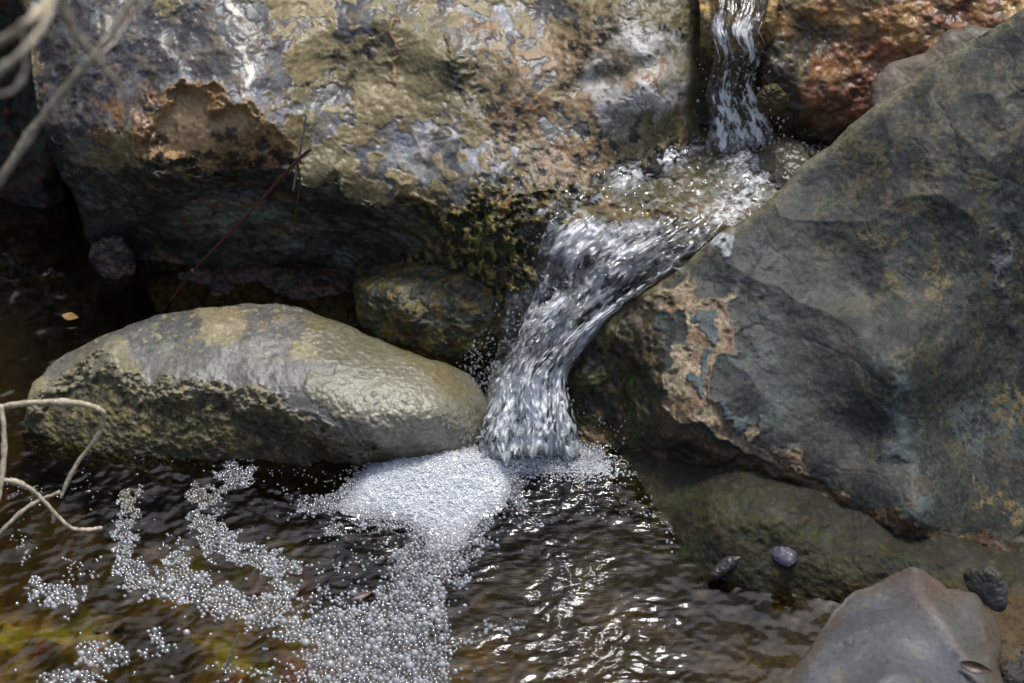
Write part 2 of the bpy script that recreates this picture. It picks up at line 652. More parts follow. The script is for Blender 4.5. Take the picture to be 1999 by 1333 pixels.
def look_back(px, py, P, e):
    wx, wy = warp(px, py, P, 13, 0.22)
    fx, fy = warp(px, py, P, 7, 0.10, 9)
    n1 = nz(VF, P, 0.30, 1)
    n2 = nz(VR, P, 0.10, 2)
    n3 = nz(VS, P, 0.28, 4)
    fine = nz(VR, P, 0.035, 7)
    tan = lin(132, 119, 86)
    col = mixc(tan, lin(106, 98, 70), ss(-0.6, 0.9, n1))
    col = mixc(col, lin(150, 140, 105), ss(0.5, 1.6, n2) * 0.6)
    # orange side to the right of the middle
    org = ss(860, 1000, wx) * (1 - ss(1150, 1230, wx)) * ss(30, 90, wy) * (1 - ss(330, 400, wy))
    org = np.maximum(org, blob(wx, wy, 1120, 250, 110, 70, 20, .5))
    col = mixc(col, lin(142, 116, 86), org * (0.35 + 0.5 * ss(-0.5, 0.7, n3)))
    disp = 0.006 * n1 + 0.0006 * n2 + 0.00018 * fine
    rough = 0.33 + 0.06 * n2
    # flaky slate-coloured skin that lies on the tan stone
    fl = np.zeros(px.shape)
    for (cx, cy, rx, ry, rot) in [(200, 60, 150, 90, 10), (330, 110, 120, 110, 0), (130, 160, 70, 150, 0), (250, 190, 110, 90, 0),
                                  (430, 40, 110, 50, 0), (440, 130, 60, 75, 20), (500, 150, 55, 70, 0), (470, 190, 80, 40, 30), (340, 210, 40, 30, 0),
                                  (545, 45, 45, 14, -5), (600, 55, 20, 28, 20), (570, 78, 26, 8, -20), (515, 92, 24, 20, 0),
                                  (690, 40, 38, 45, 20), (675, 65, 25, 20, 0), (770, 15, 80, 28, 0), (900, 40, 70, 35, 0), (920, 70, 32, 34, 0), (1000, 70, 22, 50, 10),
                                  (940, 25, 130, 22, 0), (1040, 20, 90, 26, 0), (1060, 55, 26, 22, 0), (650, 185, 55, 22, 0), (660, 205, 38, 14, -10), (640, 235, 30, 42, 15), (690, 205, 26, 14, 25),
                                  (600, 175, 36, 30, 0), (575, 215, 30, 20, 0), (530, 235, 26, 26, 0), (740, 280, 60, 28, -10), (820, 255, 34, 26, -30), (790, 310, 85, 50, 10), (850, 280, 40, 36, 0), (880, 330, 60, 55, 0),
                                  (1035, 130, 20, 20, 0), (1060, 155, 12, 26, 0), (1030, 190, 10, 22, 20), (1100, 210, 12, 20, -10), (1075, 235, 26, 14, 0), (1110, 245, 26, 20, 0), (1130, 265, 20, 26, 30),
                                  (880, 200, 20, 14, 0), (920, 100, 14, 8, 0), (165, 230, 50, 50, 0), (280, 260, 26, 18, 0), (960, 300, 40, 30, 0), (990, 355, 45, 22, 0)]:
        fl = np.maximum(fl, blob(fx + (wx - px), fy + (wy - py), cx, cy, rx, ry, rot, .90))
    hide = 1 - ss(0.8, 1.3, nz(VS, P, 0.13, 11)) * (px > 560)
    fl = fl * hide
    flc = mixc(lin(84, 82, 83), lin(108, 110, 108), ss(-.3, .8, nz(VS, P, 0.2, 21)))
    flc = mixc(flc, lin(104, 96, 88), ss(.5, 1.3, nz(VS, P, 0.15, 23)) * .4)
    flc = mixc(flc, lin(150, 152, 158), ss(.9, 1.8, nz(VF, P, 0.16, 25)) * .8)
    flc = mixc(flc, lin(128, 112, 84), ss(.3, .9, nz(VR, P, 0.12, 27)) * .45)
    left = 1 - ss(330, 520, wx)
    ser = ss(0.1, .9, nz(VR, P, 0.14, 31))
    flc = mixc(flc, lin(58, 54, 56), left * ser * .8)
    # a pale raised rim goes round each flake
    rim = np.clip(fl * (1 - fl) * 4, 0, 1)
    col = mixc(col, flc, ss(.4, .6, fl))
    col = mixc(col, lin(168, 150, 114), rim * .4)
    disp = disp - 0.0010 * ss(.2, .8, fl) + 0.0004 * rim + .003 * nz(VS, P, .45, 30)
    disp += 0.0007 * fl * left * nz(VR, P, 0.16, 33)
    rough = rough - 0.12 * ss(.4, .6, fl)
    # ochre hollow (left of the middle) with its raised edge
    hol, _, _ = sd_poly(wx, wy, smooth_poly([(265, 270), (280, 215), (330, 195), (370, 165), (430, 160), (470, 185), (505, 205), (520, 240), (560, 275), (570, 310), (540, 330), (440, 345), (330, 330), (285, 310)], 5))
    hm = ss(-4, 4, hol)
    oc = mixc(lin(148, 118, 78), lin(108, 88, 58), ss(-.4, .8, n2))
    oc = mixc(oc, lin(186, 160, 120), blob(wx, wy, 380, 245, 90, 40, -10, .1) * .6)
    oc = mixc(oc, lin(40, 30, 24), ss(-.3, 1.2, nz(VR, P, .1, 41) + (wy - 290) / 40.0) * .9)
    col = mixc(col, oc, np.maximum(hm, .55 * ss(-45, 0, hol) * ss(200, 240, wy)))
    disp = disp - 0.012 * ss(0, 45, hol) + 0.004 * np.exp(-((hol) / 10.0) ** 2) * (1 - ss(260, 310, wy))
    col = mixc(col, lin(174, 138, 98), np.exp(-((hol - 2) / 5.0) ** 2) * (1 - ss(250, 290, wy)) * .6)
    lo = blob(wx, wy, 230, 235, 50, 60, 0, .2)
    col = mixc(col, lin(140, 104, 66), lo * ss(-.2, .5, nz(VR, P, .1, 43)) * .8)
    # the hollow with the red rim (right of the middle) and one dent
    dd = blob(px, py, 830, 110, 75, 95, 10, .2)
    disp -= 0.012 * dd
    col = mixc(col, lin(122, 110, 78), dd * .5)
    l1, _ = d_line(wx, wy, [(785, 45), (790, 90), (775, 140)])
    l2, _ = d_line(wx, wy, [(860, 60), (890, 90), (900, 130), (880, 170)])
    disp += 0.003 * np.exp(-(l1 / 8) ** 2) + 0.004 * np.exp(-(l2 / 9) ** 2)
    col = mixc(col, lin(190, 140, 110), np.exp(-(l1 / 5) ** 2) * .5)
    # rounded pale lumps at the right shoulder
    pl = np.maximum(blob(wx, wy, 1270, 85, 80, 38, 15, .3), blob(wx, wy, 1270, 185, 62, 48, -25, .5))
    pl = np.maximum(pl, blob(wx, wy, 1190, 190, 32, 62, -15, .4))
    pl = np.maximum(pl, blob(wx, wy, 850, 265, 30, 34, -30, .3))
    pl = np.maximum(pl, blob(wx, wy, 810, 325, 36, 22, 30, .3))
    pc = mixc(lin(160, 160, 156), lin(196, 190, 184), ss(-.4, .9, n2))
    pc = mixc(pc, lin(104, 100, 88), ss(.5, 1.5, nz(VR, P, .09, 47)))
    col = mixc(col, pc, pl * .95)
    disp += 0.010 * blob(px, py, 1260, 100, 110, 60, 15, .0) + 0.012 * blob(px, py, 1260, 190, 90, 60, -20, .0)
    disp -= 0.010 * blob(px, py, 1230, 140, 90, 18, -15, .0)
    rough = rough - 0.14 * pl
    crk = np.exp(-(nz(VS, P, .09, 51) / .10) ** 2) * blob(wx, wy, 1275, 190, 60, 45, -20, .6)
    col = mixc(col, lin(52, 44, 40), crk * .9)
    disp -= 0.002 * crk
    # rust seams
    for pts in ([(1225, 165), (1260, 150), (1310, 125)], [(880, 20), (930, 50), (960, 60)], [(1010, 210), (1060, 195), (1080, 180)], [(1180, 275), (1130, 290), (1110, 315)]):
        l, _ = d_line(fx, fy, pts)
        col = mixc(col, lin(150, 100, 56), np.exp(-(l / 5) ** 2) * .6)
    # black lichen speckle
    bl = ss(-.1, 1.0, nz(VR, P, 0.06, 61))
    area = np.zeros(px.shape)
    for (cx, cy, rx, ry, rot) in [(1230, 45, 170, 42, 5), (1330, 50, 60, 60, 0), (950, 190, 70, 75, 30), (1000, 250, 60, 50, 0), (1120, 150, 40, 26, 0), (1150, 90, 60, 50, 0), (1050, 300, 90, 45, 0),
                                  (1180, 300, 150, 60, -20), (1060, 350, 150, 40, -10), (720, 90, 60, 45, 0), (640, 150, 60, 30, 0), (900, 170, 40, 40, 0)]:
        area = np.maximum(area, blob(wx, wy, cx, cy, rx, ry, rot, .35))
    col = mixc(col, lin(42, 40, 34), area * (0.25 + .75 * bl))
    disp += 0.0004 * area * nz(VR, P, 0.045, 63)
    # grey-green wet side next to the fall
    sdm = ss(1320, 1370, wx)
    col = mixc(col, lin(104, 98, 76), sdm * .8)
    # grey-green belly, the shade under the overhang painted into its colour
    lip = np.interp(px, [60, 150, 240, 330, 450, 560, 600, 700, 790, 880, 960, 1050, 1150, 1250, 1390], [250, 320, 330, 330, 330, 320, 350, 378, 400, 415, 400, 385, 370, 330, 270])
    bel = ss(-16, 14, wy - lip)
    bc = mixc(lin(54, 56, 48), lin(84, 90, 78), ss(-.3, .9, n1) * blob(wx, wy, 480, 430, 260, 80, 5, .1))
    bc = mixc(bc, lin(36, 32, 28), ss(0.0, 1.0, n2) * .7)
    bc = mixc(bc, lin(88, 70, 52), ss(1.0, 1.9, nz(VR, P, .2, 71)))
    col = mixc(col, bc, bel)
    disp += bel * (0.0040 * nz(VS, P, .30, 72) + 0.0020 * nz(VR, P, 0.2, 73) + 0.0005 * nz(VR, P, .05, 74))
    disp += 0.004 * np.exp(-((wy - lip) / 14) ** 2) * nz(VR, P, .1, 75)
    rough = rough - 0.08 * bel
    # pitted yellow-green crust beside the cascade
    ms = np.maximum(blob(wx, wy, 940, 470, 120, 90, 30, .5), blob(wx, wy, 880, 590, 200, 90, 0, .5))
    ms = np.maximum(ms, blob(wx, wy, 960, 410, 150, 32, -5, .5))
    pit = nz(VR, P, 0.055, 81)
    mc = mixc(lin(44, 42, 26), lin(128, 116, 66), ss(-.2, 1.4, pit))
    mc = mixc(mc, lin(70, 82, 34), ss(.6, 1.5, nz(VS, P, .2, 83)) * .5)
    mc = mixc(mc, lin(120, 84, 44), ss(.9, 1.6, nz(VS, P, .18, 85)) * .5)
    col = mixc(col, mc, ms)
    disp += ms * 0.0022 * pit
    # left flank
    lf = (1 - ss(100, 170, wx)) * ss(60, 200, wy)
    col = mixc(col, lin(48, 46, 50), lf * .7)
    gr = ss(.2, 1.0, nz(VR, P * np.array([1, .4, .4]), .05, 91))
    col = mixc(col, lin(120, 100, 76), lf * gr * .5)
    for (cx, cy, rx, ry, rot) in ((455, 14, 26, 8, 50), (474, 96, 13, 8, 0), (485, 128, 8, 22, -15), (486, 160, 9, 16, 5), (478, 112, 6, 10, -20)):
        q_ = blob(px + .35 * (fx - px), py + .35 * (fy - py), cx, cy, rx, ry, rot, .7)
        col = mixc(col, lin(206, 204, 188), q_)
        disp += .001 * q_
    return disp, col, np.clip(rough + .06, .2, .8), hm, ms


def look_right(px, py, P, e):
    wx, wy = warp(px, py, P, 10, 0.2, 40)
    n1 = nz(VF, P, 0.35, 41)
    n2 = nz(VR, P, 0.12, 42)
    n3 = nz(VR, P, 0.05, 43)
    disp = 0.003 * n1 + 0.0003 * n2 + 0.00012 * n3 - .0035 * np.abs(nz(VF, P, .28, 49)) - .0006 * np.exp(-(nz(VF, P, .2, 50) / .05) ** 2)
    col = mixc(lin(56, 61, 55), lin(40, 44, 39), ss(-.7, .7, n1))
    col = mixc(col, lin(76, 86, 85), ss(.4, 1.6, nz(VF, P, .25, 44)) * .6)
    # brown and black mottling, thickest to the upper right
    up = ss(0, 1, (wx - 1350) / 500.0) * .55 + .45 * (1 - ss(250, 800, wy))
    brn = ss(.1, .8, .8 * nz(VR, P, .16, 45) + .5 * nz(VR, P, .03, 47) + .7 * (up - .5))
    col = mixc(col, lin(82, 74, 52), brn * np.clip(up * 1.2, 0, 1) * .75)
    blk = ss(.3, 1.1, .8 * nz(VR, P, .13, 46) + .6 * nz(VR, P, .028, 48) + .8 * (up - .6))
    col = mixc(col, lin(36, 38, 36), blk * .85)
    # light vertical runs
    for pts, r, c in (([(1490, 520), (1485, 600), (1500, 690)], 24, lin(104, 112, 118)), ([(1440, 500), (1420, 560), (1420, 620)], 26, lin(100, 106, 106)),
                      ([(1960, 440), (1955, 500), (1945, 560)], 10, lin(120, 126, 136)), ([(1735, 700), (1755, 780), (1770, 900), (1790, 990)], 26, lin(98, 112, 116))):
        l, _ = d_line(wx, wy, pts)
        col = mixc(col, c, np.exp(-(l / r) ** 2) * ss(-1.2, .8, n2) * .32)
        disp += 0.003 * np.exp(-(l / r) ** 2)
    # ochre scabs on the far right
    for (cx, cy, rx, ry, rot) in ((1960, 790, 30, 22, 0), (1985, 830, 26, 20, 0), (1945, 980, 38, 10, -20), (1915, 950, 8, 14, 20), (1990, 1000, 16, 22, 0), (1745, 565, 30, 10, 10), (1700, 460, 50, 14, 10), (1830, 560, 30, 40, 0)):
        col = mixc(col, lin(106, 94, 62), blob(wx + 6 * n3, wy + 6 * n3, cx, cy, rx, ry, rot, .8) * ss(-.6, .1, n3) * .85)
    # broken ochre edge
    oc, _, _ = sd_poly(wx, wy, smooth_poly([(1285, 560), (1310, 540), (1345, 535), (1350, 560), (1360, 590), (1400, 570), (1440, 610), (1455, 650), (1435, 700), (1405, 720), (1400, 770), (1415, 800), (1470, 840), (1520, 880), (1590, 930), (1560, 930), (1490, 900), (1420, 850), (1375, 825), (1300, 790), (1290, 750), (1320, 690), (1345, 650), (1335, 600), (1300, 620), (1280, 600)], 5))
    om = ss(-3, 3, oc)
    occ = mixc(lin(116, 100, 78), lin(152, 138, 112), ss(-.4, .7, n2))
    occ = mixc(occ, lin(132, 102, 80), ss(.3, 1.1, nz(VS, P, .16, 48)) * .5)
    occ = mixc(occ, lin(84, 66, 52), ss(.6, 1.5, n3) * .8)
    col = mixc(col, occ, om)
    disp = disp + 0.0018 * np.exp(-(oc / 8.0) ** 2) - 0.002 * ss(4, 24, oc)
    for poly in ([(1358, 612), (1400, 615), (1408, 645), (1395, 670), (1378, 660), (1370, 640)], [(1378, 685), (1392, 700), (1380, 740), (1370, 775), (1340, 770), (1338, 750), (1362, 725)], [(1415, 805), (1450, 810), (1465, 830), (1440, 835)]):
        s, _, _ = sd_poly(wx, wy, smooth_poly(poly, 4))
        m = ss(-2, 2, s)
        col = mixc(col, lin(70, 80, 80), m)
        disp += 0.0018 * m
    # brown weathered strip at the undercut, the shade beneath it painted darker
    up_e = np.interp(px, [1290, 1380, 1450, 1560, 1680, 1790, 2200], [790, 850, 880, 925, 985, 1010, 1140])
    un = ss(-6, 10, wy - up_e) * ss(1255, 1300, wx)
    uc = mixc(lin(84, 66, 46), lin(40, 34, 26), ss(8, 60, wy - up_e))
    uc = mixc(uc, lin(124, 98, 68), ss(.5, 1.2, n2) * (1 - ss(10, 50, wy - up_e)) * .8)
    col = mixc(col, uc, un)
    disp += un * 0.0012 * n2
    # the wet flank towards the cascade, dark with a little moss
    edge = np.interp(py, [500, 560, 620, 700, 780, 850, 950], [1340, 1292, 1300, 1300, 1275, 1290, 1330])
    fk = 1 - ss(-12, 10, wx - edge)
    fc = mixc(lin(50, 44, 30), lin(78, 66, 42), ss(-.2, 1.0, n2))
    fc = mixc(fc, lin(58, 70, 30), ss(.4, 1.2, nz(VS, P, .2, 52)) * .7)
    fc = mixc(fc, lin(28, 30, 26), ss(.2, 1.0, nz(VR, P, .1, 53)) * .7)
    fc = mixc(fc, lin(118, 90, 52), blob(wx, wy, 1175, 850, 30, 22, 0, .3) * .6)
    top = 1 - ss(0, 60, (wy - 520) - (1330 - wx) * .62)
    fc = mixc(fc, lin(128, 116, 90), np.clip(top, 0, 1) * .7)
    col = mixc(col, fc, fk)
    disp += fk * (0.0018 * nz(VR, P, .16, 54) + .0004 * n3)
    # light along the ridge crest, painted in as a paler colour
    rl, _ = d_line(px, py, [(1330, 520), (1400, 462), (1500, 390), (1560, 330), (1620, 280), (1700, 215), (1800, 140), (1900, 75), (1999, 20), (2200, -80)])
    rd = np.exp(-(rl / 16.0) ** 2)
    col = mixc(col, lin(124, 118, 96), rd * (.65 + .2 * n3).clip(0, .9))
    pk = blob(wx, wy, 1408, 482, 14, 26, -15, .7)
    col = mixc(col, lin(176, 180, 178), pk)
    disp += 0.003 * pk
    dkc = blob(wx, wy, 1395, 500, 40, 30, 20, .3) * ss(0, .6, n2)
    col = mixc(col, lin(60, 48, 40), dkc * .7)
    rough = 0.5 + .06 * n2 - .12 * fk - .05 * brn
    return disp, col, np.clip(rough + .06, .3, .8), om


SHELF = [(60, 770), (110, 735), (165, 712), (225, 700), (250, 730), (300, 742), (360, 740), (420, 730), (480, 752), (540, 755), (585, 800), (640, 835), (700, 858), (750, 878)]


def look_left(px, py, P, e):
    wx, wy = warp(px, py, P, 9, 0.18, 60)
    n1 = nz(VF, P, 0.3, 61)
    n2 = nz(VR, P, 0.10, 62)
    n3 = nz(VR, P, 0.04, 63)
    fine = nz(VR, P, 0.02, 66)
    sh = np.array(SHELF, float)
    sy = np.interp(px, sh[:, 0], sh[:, 1])
    s = wy - sy                                   # positive below the shelf edge
    inr = (px < 765)
    low = ss(-3, 5, s) * inr
    col = mixc(lin(104, 103, 94), lin(90, 90, 85), ss(-.6, .8, n1))
    col = mixc(col, lin(150, 138, 96), ss(.1, .9, nz(VF, P, .2, 64) + (250 - wx) / 500.0) * .55)
    col = mixc(col, lin(172, 158, 110), ss(.9, 1.6, n3) * .55 * (1 - ss(650, 720, wy)))
    # tan film over the right half, its edge broken like old varnish
    rt, _, _ = sd_poly(wx, wy, smooth_poly([(590, 600), (600, 660), (650, 720), (610, 735), (620, 790), (670, 815), (720, 850), (750, 880), (860, 960), (1050, 900), (960, 700), (700, 600)], 5))
    rw_ = np.where(wy < 720, 16.0, 2.5)
    rm = ss(-rw_, rw_, rt)
    tc = mixc(lin(102, 98, 78), lin(138, 135, 116), blob(wx, wy, 800, 800, 120, 75, 10, .1))  # highlight on the lump painted in as a paler patch
    tc = mixc(tc, lin(118, 104, 66), ss(.4, 1.4, n1) * .5)
    col = mixc(col, tc, rm)
    col = mixc(col, lin(90, 84, 74), np.exp(-(rt / 3.5) ** 2) * .55 * (wy > 700))
    col = mixc(col, lin(140, 114, 88), blob(wx, wy, 520, 625, 60, 16, -10, .2) * ss(-.2, .8, n2) * .4)
    disp = 0.0025 * n1 + 0.00025 * n2 + 0.00010 * n3
    lump = blob(px, py, 800, 810, 130, 90, 5, .1)
    rip = np.sin(np.sqrt(((px - 830) / 1.5) ** 2 + (py - 770) ** 2) / 3.0 + 2.2 * nz(VS, P, .12, 67))
    disp += rm * (0.0003 * nz(VR, P, .03, 65)) + lump * 0.00045 * rip + lump * .0005 * nz(VR, P, .028, 69) + 0.0009 * rm
    # rough crust along the shelf, dark crevice below, yellow-green face
    cr = np.exp(-((s - 18) / 26.0) ** 2) * inr
    pit = nz(VR, P, .06, 71)
    cc = mixc(lin(126, 120, 98), lin(80, 75, 58), ss(-.1, 1.2, pit))
    cc = mixc(cc, lin(150, 136, 100), ss(.7, 1.5, n3) * .7)
    fc = mixc(lin(66, 62, 44), lin(100, 92, 60), ss(-.2, .8, nz(VR, P, .09, 72)))
    fc = mixc(fc, lin(44, 42, 36), ss(.1, .9, nz(VF, P, .15, 73)) * .7)
    fc = mixc(fc, lin(112, 102, 62), ss(.8, 1.5, n3) * .6)
    lowc = mixc(fc, cc, np.clip(cr * 1.3, 0, 1))
    col = mixc(col, lowc, low)
    disp += low * (0.0018 * pit * (.4 + cr) + 0.0005 * n3) + 0.0035 * np.exp(-((s - 16) / 22.0) ** 2) * inr
    disp -= 0.005 * np.exp(-((s - 62) / 22.0) ** 2) * inr
    # wet black-green foot at the water
    ft = ss(850, 905, wy + 20 * n2)
    col = mixc(col, lin(50, 46, 30), ft * .75 * (1 - .6 * (px > 780)))
    rough = .25 + .05 * n2 + .25 * low - .06 * rm - .08 * blob(px, py, 560, 700, 160, 60, 20, .1) - .07 * lump
    rough = np.where(px < 250, rough + .1, rough)
    return disp, col, np.clip(rough - .06 * rm, .14, .8), low


def look_simple(c1, c2, c3=None, amp=1.0, off=0.0, rough=.45, moss=None, size=1.0):
    def f(px, py, P, e):
        n1 = nz(VF, P, .22 * size, off + 1)
        n2 = nz(VR, P, .09 * size, off + 2)
        n3 = nz(VR, P, .035 * size, off + 3)
        col = mixc(c1, c2, ss(-.6, .8, n1))
        if c3 is not None:
            col = mixc(col, c3, ss(.3, 1.2, n2) * .8)
        if moss is not None:
            col = mixc(col, moss, ss(-.2, .9, nz(VR, P, .12 * size, off + 5)) * .8)
        disp = amp * (0.004 * n1 * size + .0008 * n2 + .0002 * n3)
        return disp, col, np.clip(rough + .06 * n2, .12, .9)
    return f


def look_orange(px, py, P, e):
    wx, wy = warp(px, py, P, 14, 0.2, 80)
    n1 = nz(VF, P, .25, 81)
    n2 = nz(VR, P, .10, 82)
    n3 = nz(VR, P, .04, 83)
    col = mixc(lin(150, 118, 72), lin(186, 164, 116), ss(-.4, .9, n1))
    col = mixc(col, lin(134, 88, 54), ss(.2, 1.1, nz(VS, P, .2, 84)) * .6)
    col = mixc(col, lin(72, 66, 58), ss(.3, .9, nz(VR, P, .16, 85)) * .6)
    red = np.maximum(blob(wx, wy, 1710, 130, 70, 70, 30, .3), blob(wx, wy, 1650, 200, 110, 60, 20, .4))
    red = np.maximum(red, blob(wx, wy, 1880, 30, 80, 26, 0, .2))
    col = mixc(col, lin(80, 50, 46), red * .85)
    col = mixc(col, lin(150, 96, 66), red * ss(.3, 1.0, n2) * .7)
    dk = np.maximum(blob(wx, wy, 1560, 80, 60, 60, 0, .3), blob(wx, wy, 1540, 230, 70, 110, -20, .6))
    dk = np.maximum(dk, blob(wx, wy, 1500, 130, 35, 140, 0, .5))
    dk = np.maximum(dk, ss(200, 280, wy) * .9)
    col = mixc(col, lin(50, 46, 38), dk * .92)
    col = mixc(col, lin(140, 96, 60), blob(wx, wy, 1600, 140, 26, 60, 20, .3) * .7)
    disp = .006 * n1 + .0014 * n2 + .0003 * n3
    return disp, col, np.clip(.33 + .08 * n2, .18, .7)


def look_front(px, py, P, e):
    n1 = nz(VF, P, .3, 101)
    n2 = nz(VR, P, .1, 102)
    n3 = nz(VR, P, .04, 103)
    col = mixc(lin(92, 95, 99), lin(76, 79, 82), ss(-.6, .8, n1))
    col = mixc(col, lin(122, 114, 84), ss(.7, 1.6, nz(VR, P, .2, 104)) * .35)
    v, _ = d_line(px + 6 * n2, py + 6 * n2, [(1785, 1110), (1800, 1165), (1840, 1220), (1870, 1270), (1915, 1340), (1960, 1420)])
    right = ss(0, 12, (px - np.interp(py, [1110, 1165, 1220, 1270, 1340, 1420], [1790, 1800, 1840, 1870, 1915, 1960])))
    col = mixc(col, lin(84, 82, 68), right * .6)
    col = mixc(col, lin(120, 112, 108), np.exp(-(v / 9) ** 2) * .7)
    rim = 1 - ss(6, 34, e + 8 * n2)
    col = mixc(col, lin(88, 74, 58), rim * .55)
    rim2 = blob(px, py, 1800, 1150, 45, 42, 30, .2)
    col = mixc(col, lin(82, 62, 54), rim2 * .55)
    disp = .0025 * n1 + .0003 * n2 + .0001 * n3 + .0015 * np.exp(-(v / 16) ** 2) - .003 * np.abs(nz(VF, P, .25, 105))
    return disp, col, np.clip(.55 + .06 * n2, .3, .8)


def look_ledge(px, py, P, e):
    wx, wy = warp(px, py, P, 10, 0.2, 120)
    n1 = nz(VF, P, .25, 121)
    n2 = nz(VR, P, .1, 122)
    n3 = nz(VR, P, .04, 123)
    col = mixc(lin(32, 31, 15), lin(52, 49, 24), ss(-.5, .9, n1))
    col = mixc(col, lin(44, 52, 22), ss(.3, 1.2, nz(VS, P, .3, 126)) * .5)
    col = mixc(col, lin(66, 56, 36), ss(.5, 1.3, n2) * .5)
    col = mixc(col, lin(28, 25, 17), (1 - ss(-8, 40, wy - np.interp(px, [1250, 1500, 1800, 2100], [900, 945, 1065, 1150]))) * .7)  # shade under the boulder painted darker along the ledge top
    col = mixc(col, lin(40, 38, 26), ss(.3, 1.1, nz(VR, P, .15, 124)) * .7)
    col = mixc(col, lin(84, 74, 44), ss(1.1, 1.8, n3) * .35)
    under = ss(1130, 1200, wy)
    col = mixc(col, lin(86, 64, 34), under * .6)
    disp = .004 * n1 + .0006 * n2 + .0003 * n3
    return disp, col, np.clip(.66 + .07 * n2, .4, .9)


def look_step(px, py, P, e):
    wx, wy = warp(px, py, P, 10, 0.2, 140)
    n1 = nz(VF, P, .2, 141)
    n2 = nz(VR, P, .08, 142)
    n3 = nz(VR, P, .035, 143)
    col = mixc(lin(120, 112, 84), lin(92, 88, 68), ss(-.5, .8, n1))
    col = mixc(col, lin(104, 100, 80), .5 * (1 - ss(400, 430, wy)))
    rim = np.exp(-((wy - 420) / 18.0) ** 2)
    col = mixc(col, lin(120, 98, 50), rim * .8)
    col = mixc(col, lin(150, 112, 76), blob(wx, wy, 1185, 412, 20, 13, 0, .1) * .7)
    col = mixc(col, lin(90, 70, 50), ss(.4, 1.2, n2) * .5)
    dn = ss(430, 470, wy)
    col = mixc(col, mixc(lin(60, 62, 66), lin(36, 36, 36), ss(-.3, .8, n2)), dn * .9)
    disp = .004 * n1 + .0015 * n2 + .0005 * n3
    return disp, col, np.clip(.3 + .05 * n2, .15, .7)


_lip = look_simple(lin(176, 140, 82), lin(120, 104, 62), lin(60, 48, 34), 1.0, 200, .3, size=.7)


def look_lip(px, py, P, e):
    d, c, r = _lip(px, py, P, e)
    return d, mixc(c, lin(52, 50, 40), ss(70, 120, py + 10 * nz(VR, P, .1, 201)) * .9), r


# ------------------------------------------------------------------ rocks
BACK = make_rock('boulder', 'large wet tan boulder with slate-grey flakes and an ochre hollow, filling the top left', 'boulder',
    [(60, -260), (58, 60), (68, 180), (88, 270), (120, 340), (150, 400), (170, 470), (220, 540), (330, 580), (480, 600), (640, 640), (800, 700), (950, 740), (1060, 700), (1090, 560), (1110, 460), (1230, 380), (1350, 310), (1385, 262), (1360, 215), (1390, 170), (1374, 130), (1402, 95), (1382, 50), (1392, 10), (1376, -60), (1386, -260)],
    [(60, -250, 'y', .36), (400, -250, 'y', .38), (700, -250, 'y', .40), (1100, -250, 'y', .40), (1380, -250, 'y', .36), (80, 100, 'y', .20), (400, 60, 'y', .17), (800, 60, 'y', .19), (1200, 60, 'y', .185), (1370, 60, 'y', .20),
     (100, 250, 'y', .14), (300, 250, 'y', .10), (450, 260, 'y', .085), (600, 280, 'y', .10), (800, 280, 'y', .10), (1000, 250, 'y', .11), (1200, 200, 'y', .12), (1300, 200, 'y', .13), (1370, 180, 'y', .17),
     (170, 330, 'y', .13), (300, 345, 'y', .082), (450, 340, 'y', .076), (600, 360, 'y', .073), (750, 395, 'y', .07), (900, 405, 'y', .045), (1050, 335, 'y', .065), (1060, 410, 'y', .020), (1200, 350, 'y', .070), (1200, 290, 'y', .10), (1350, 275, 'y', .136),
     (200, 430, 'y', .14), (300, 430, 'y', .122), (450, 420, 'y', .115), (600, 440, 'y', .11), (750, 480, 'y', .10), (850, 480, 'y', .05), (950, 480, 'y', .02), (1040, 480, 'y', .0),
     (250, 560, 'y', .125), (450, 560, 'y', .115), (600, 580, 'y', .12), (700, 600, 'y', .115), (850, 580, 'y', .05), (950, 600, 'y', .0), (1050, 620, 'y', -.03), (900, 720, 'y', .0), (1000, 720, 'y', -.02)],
    look_back, M_BACK, step=2.3, R=45, k=.6, T=.35, seed=1, parts=(('mineral_crust', None), ('moss_crust', M_MOSS)))

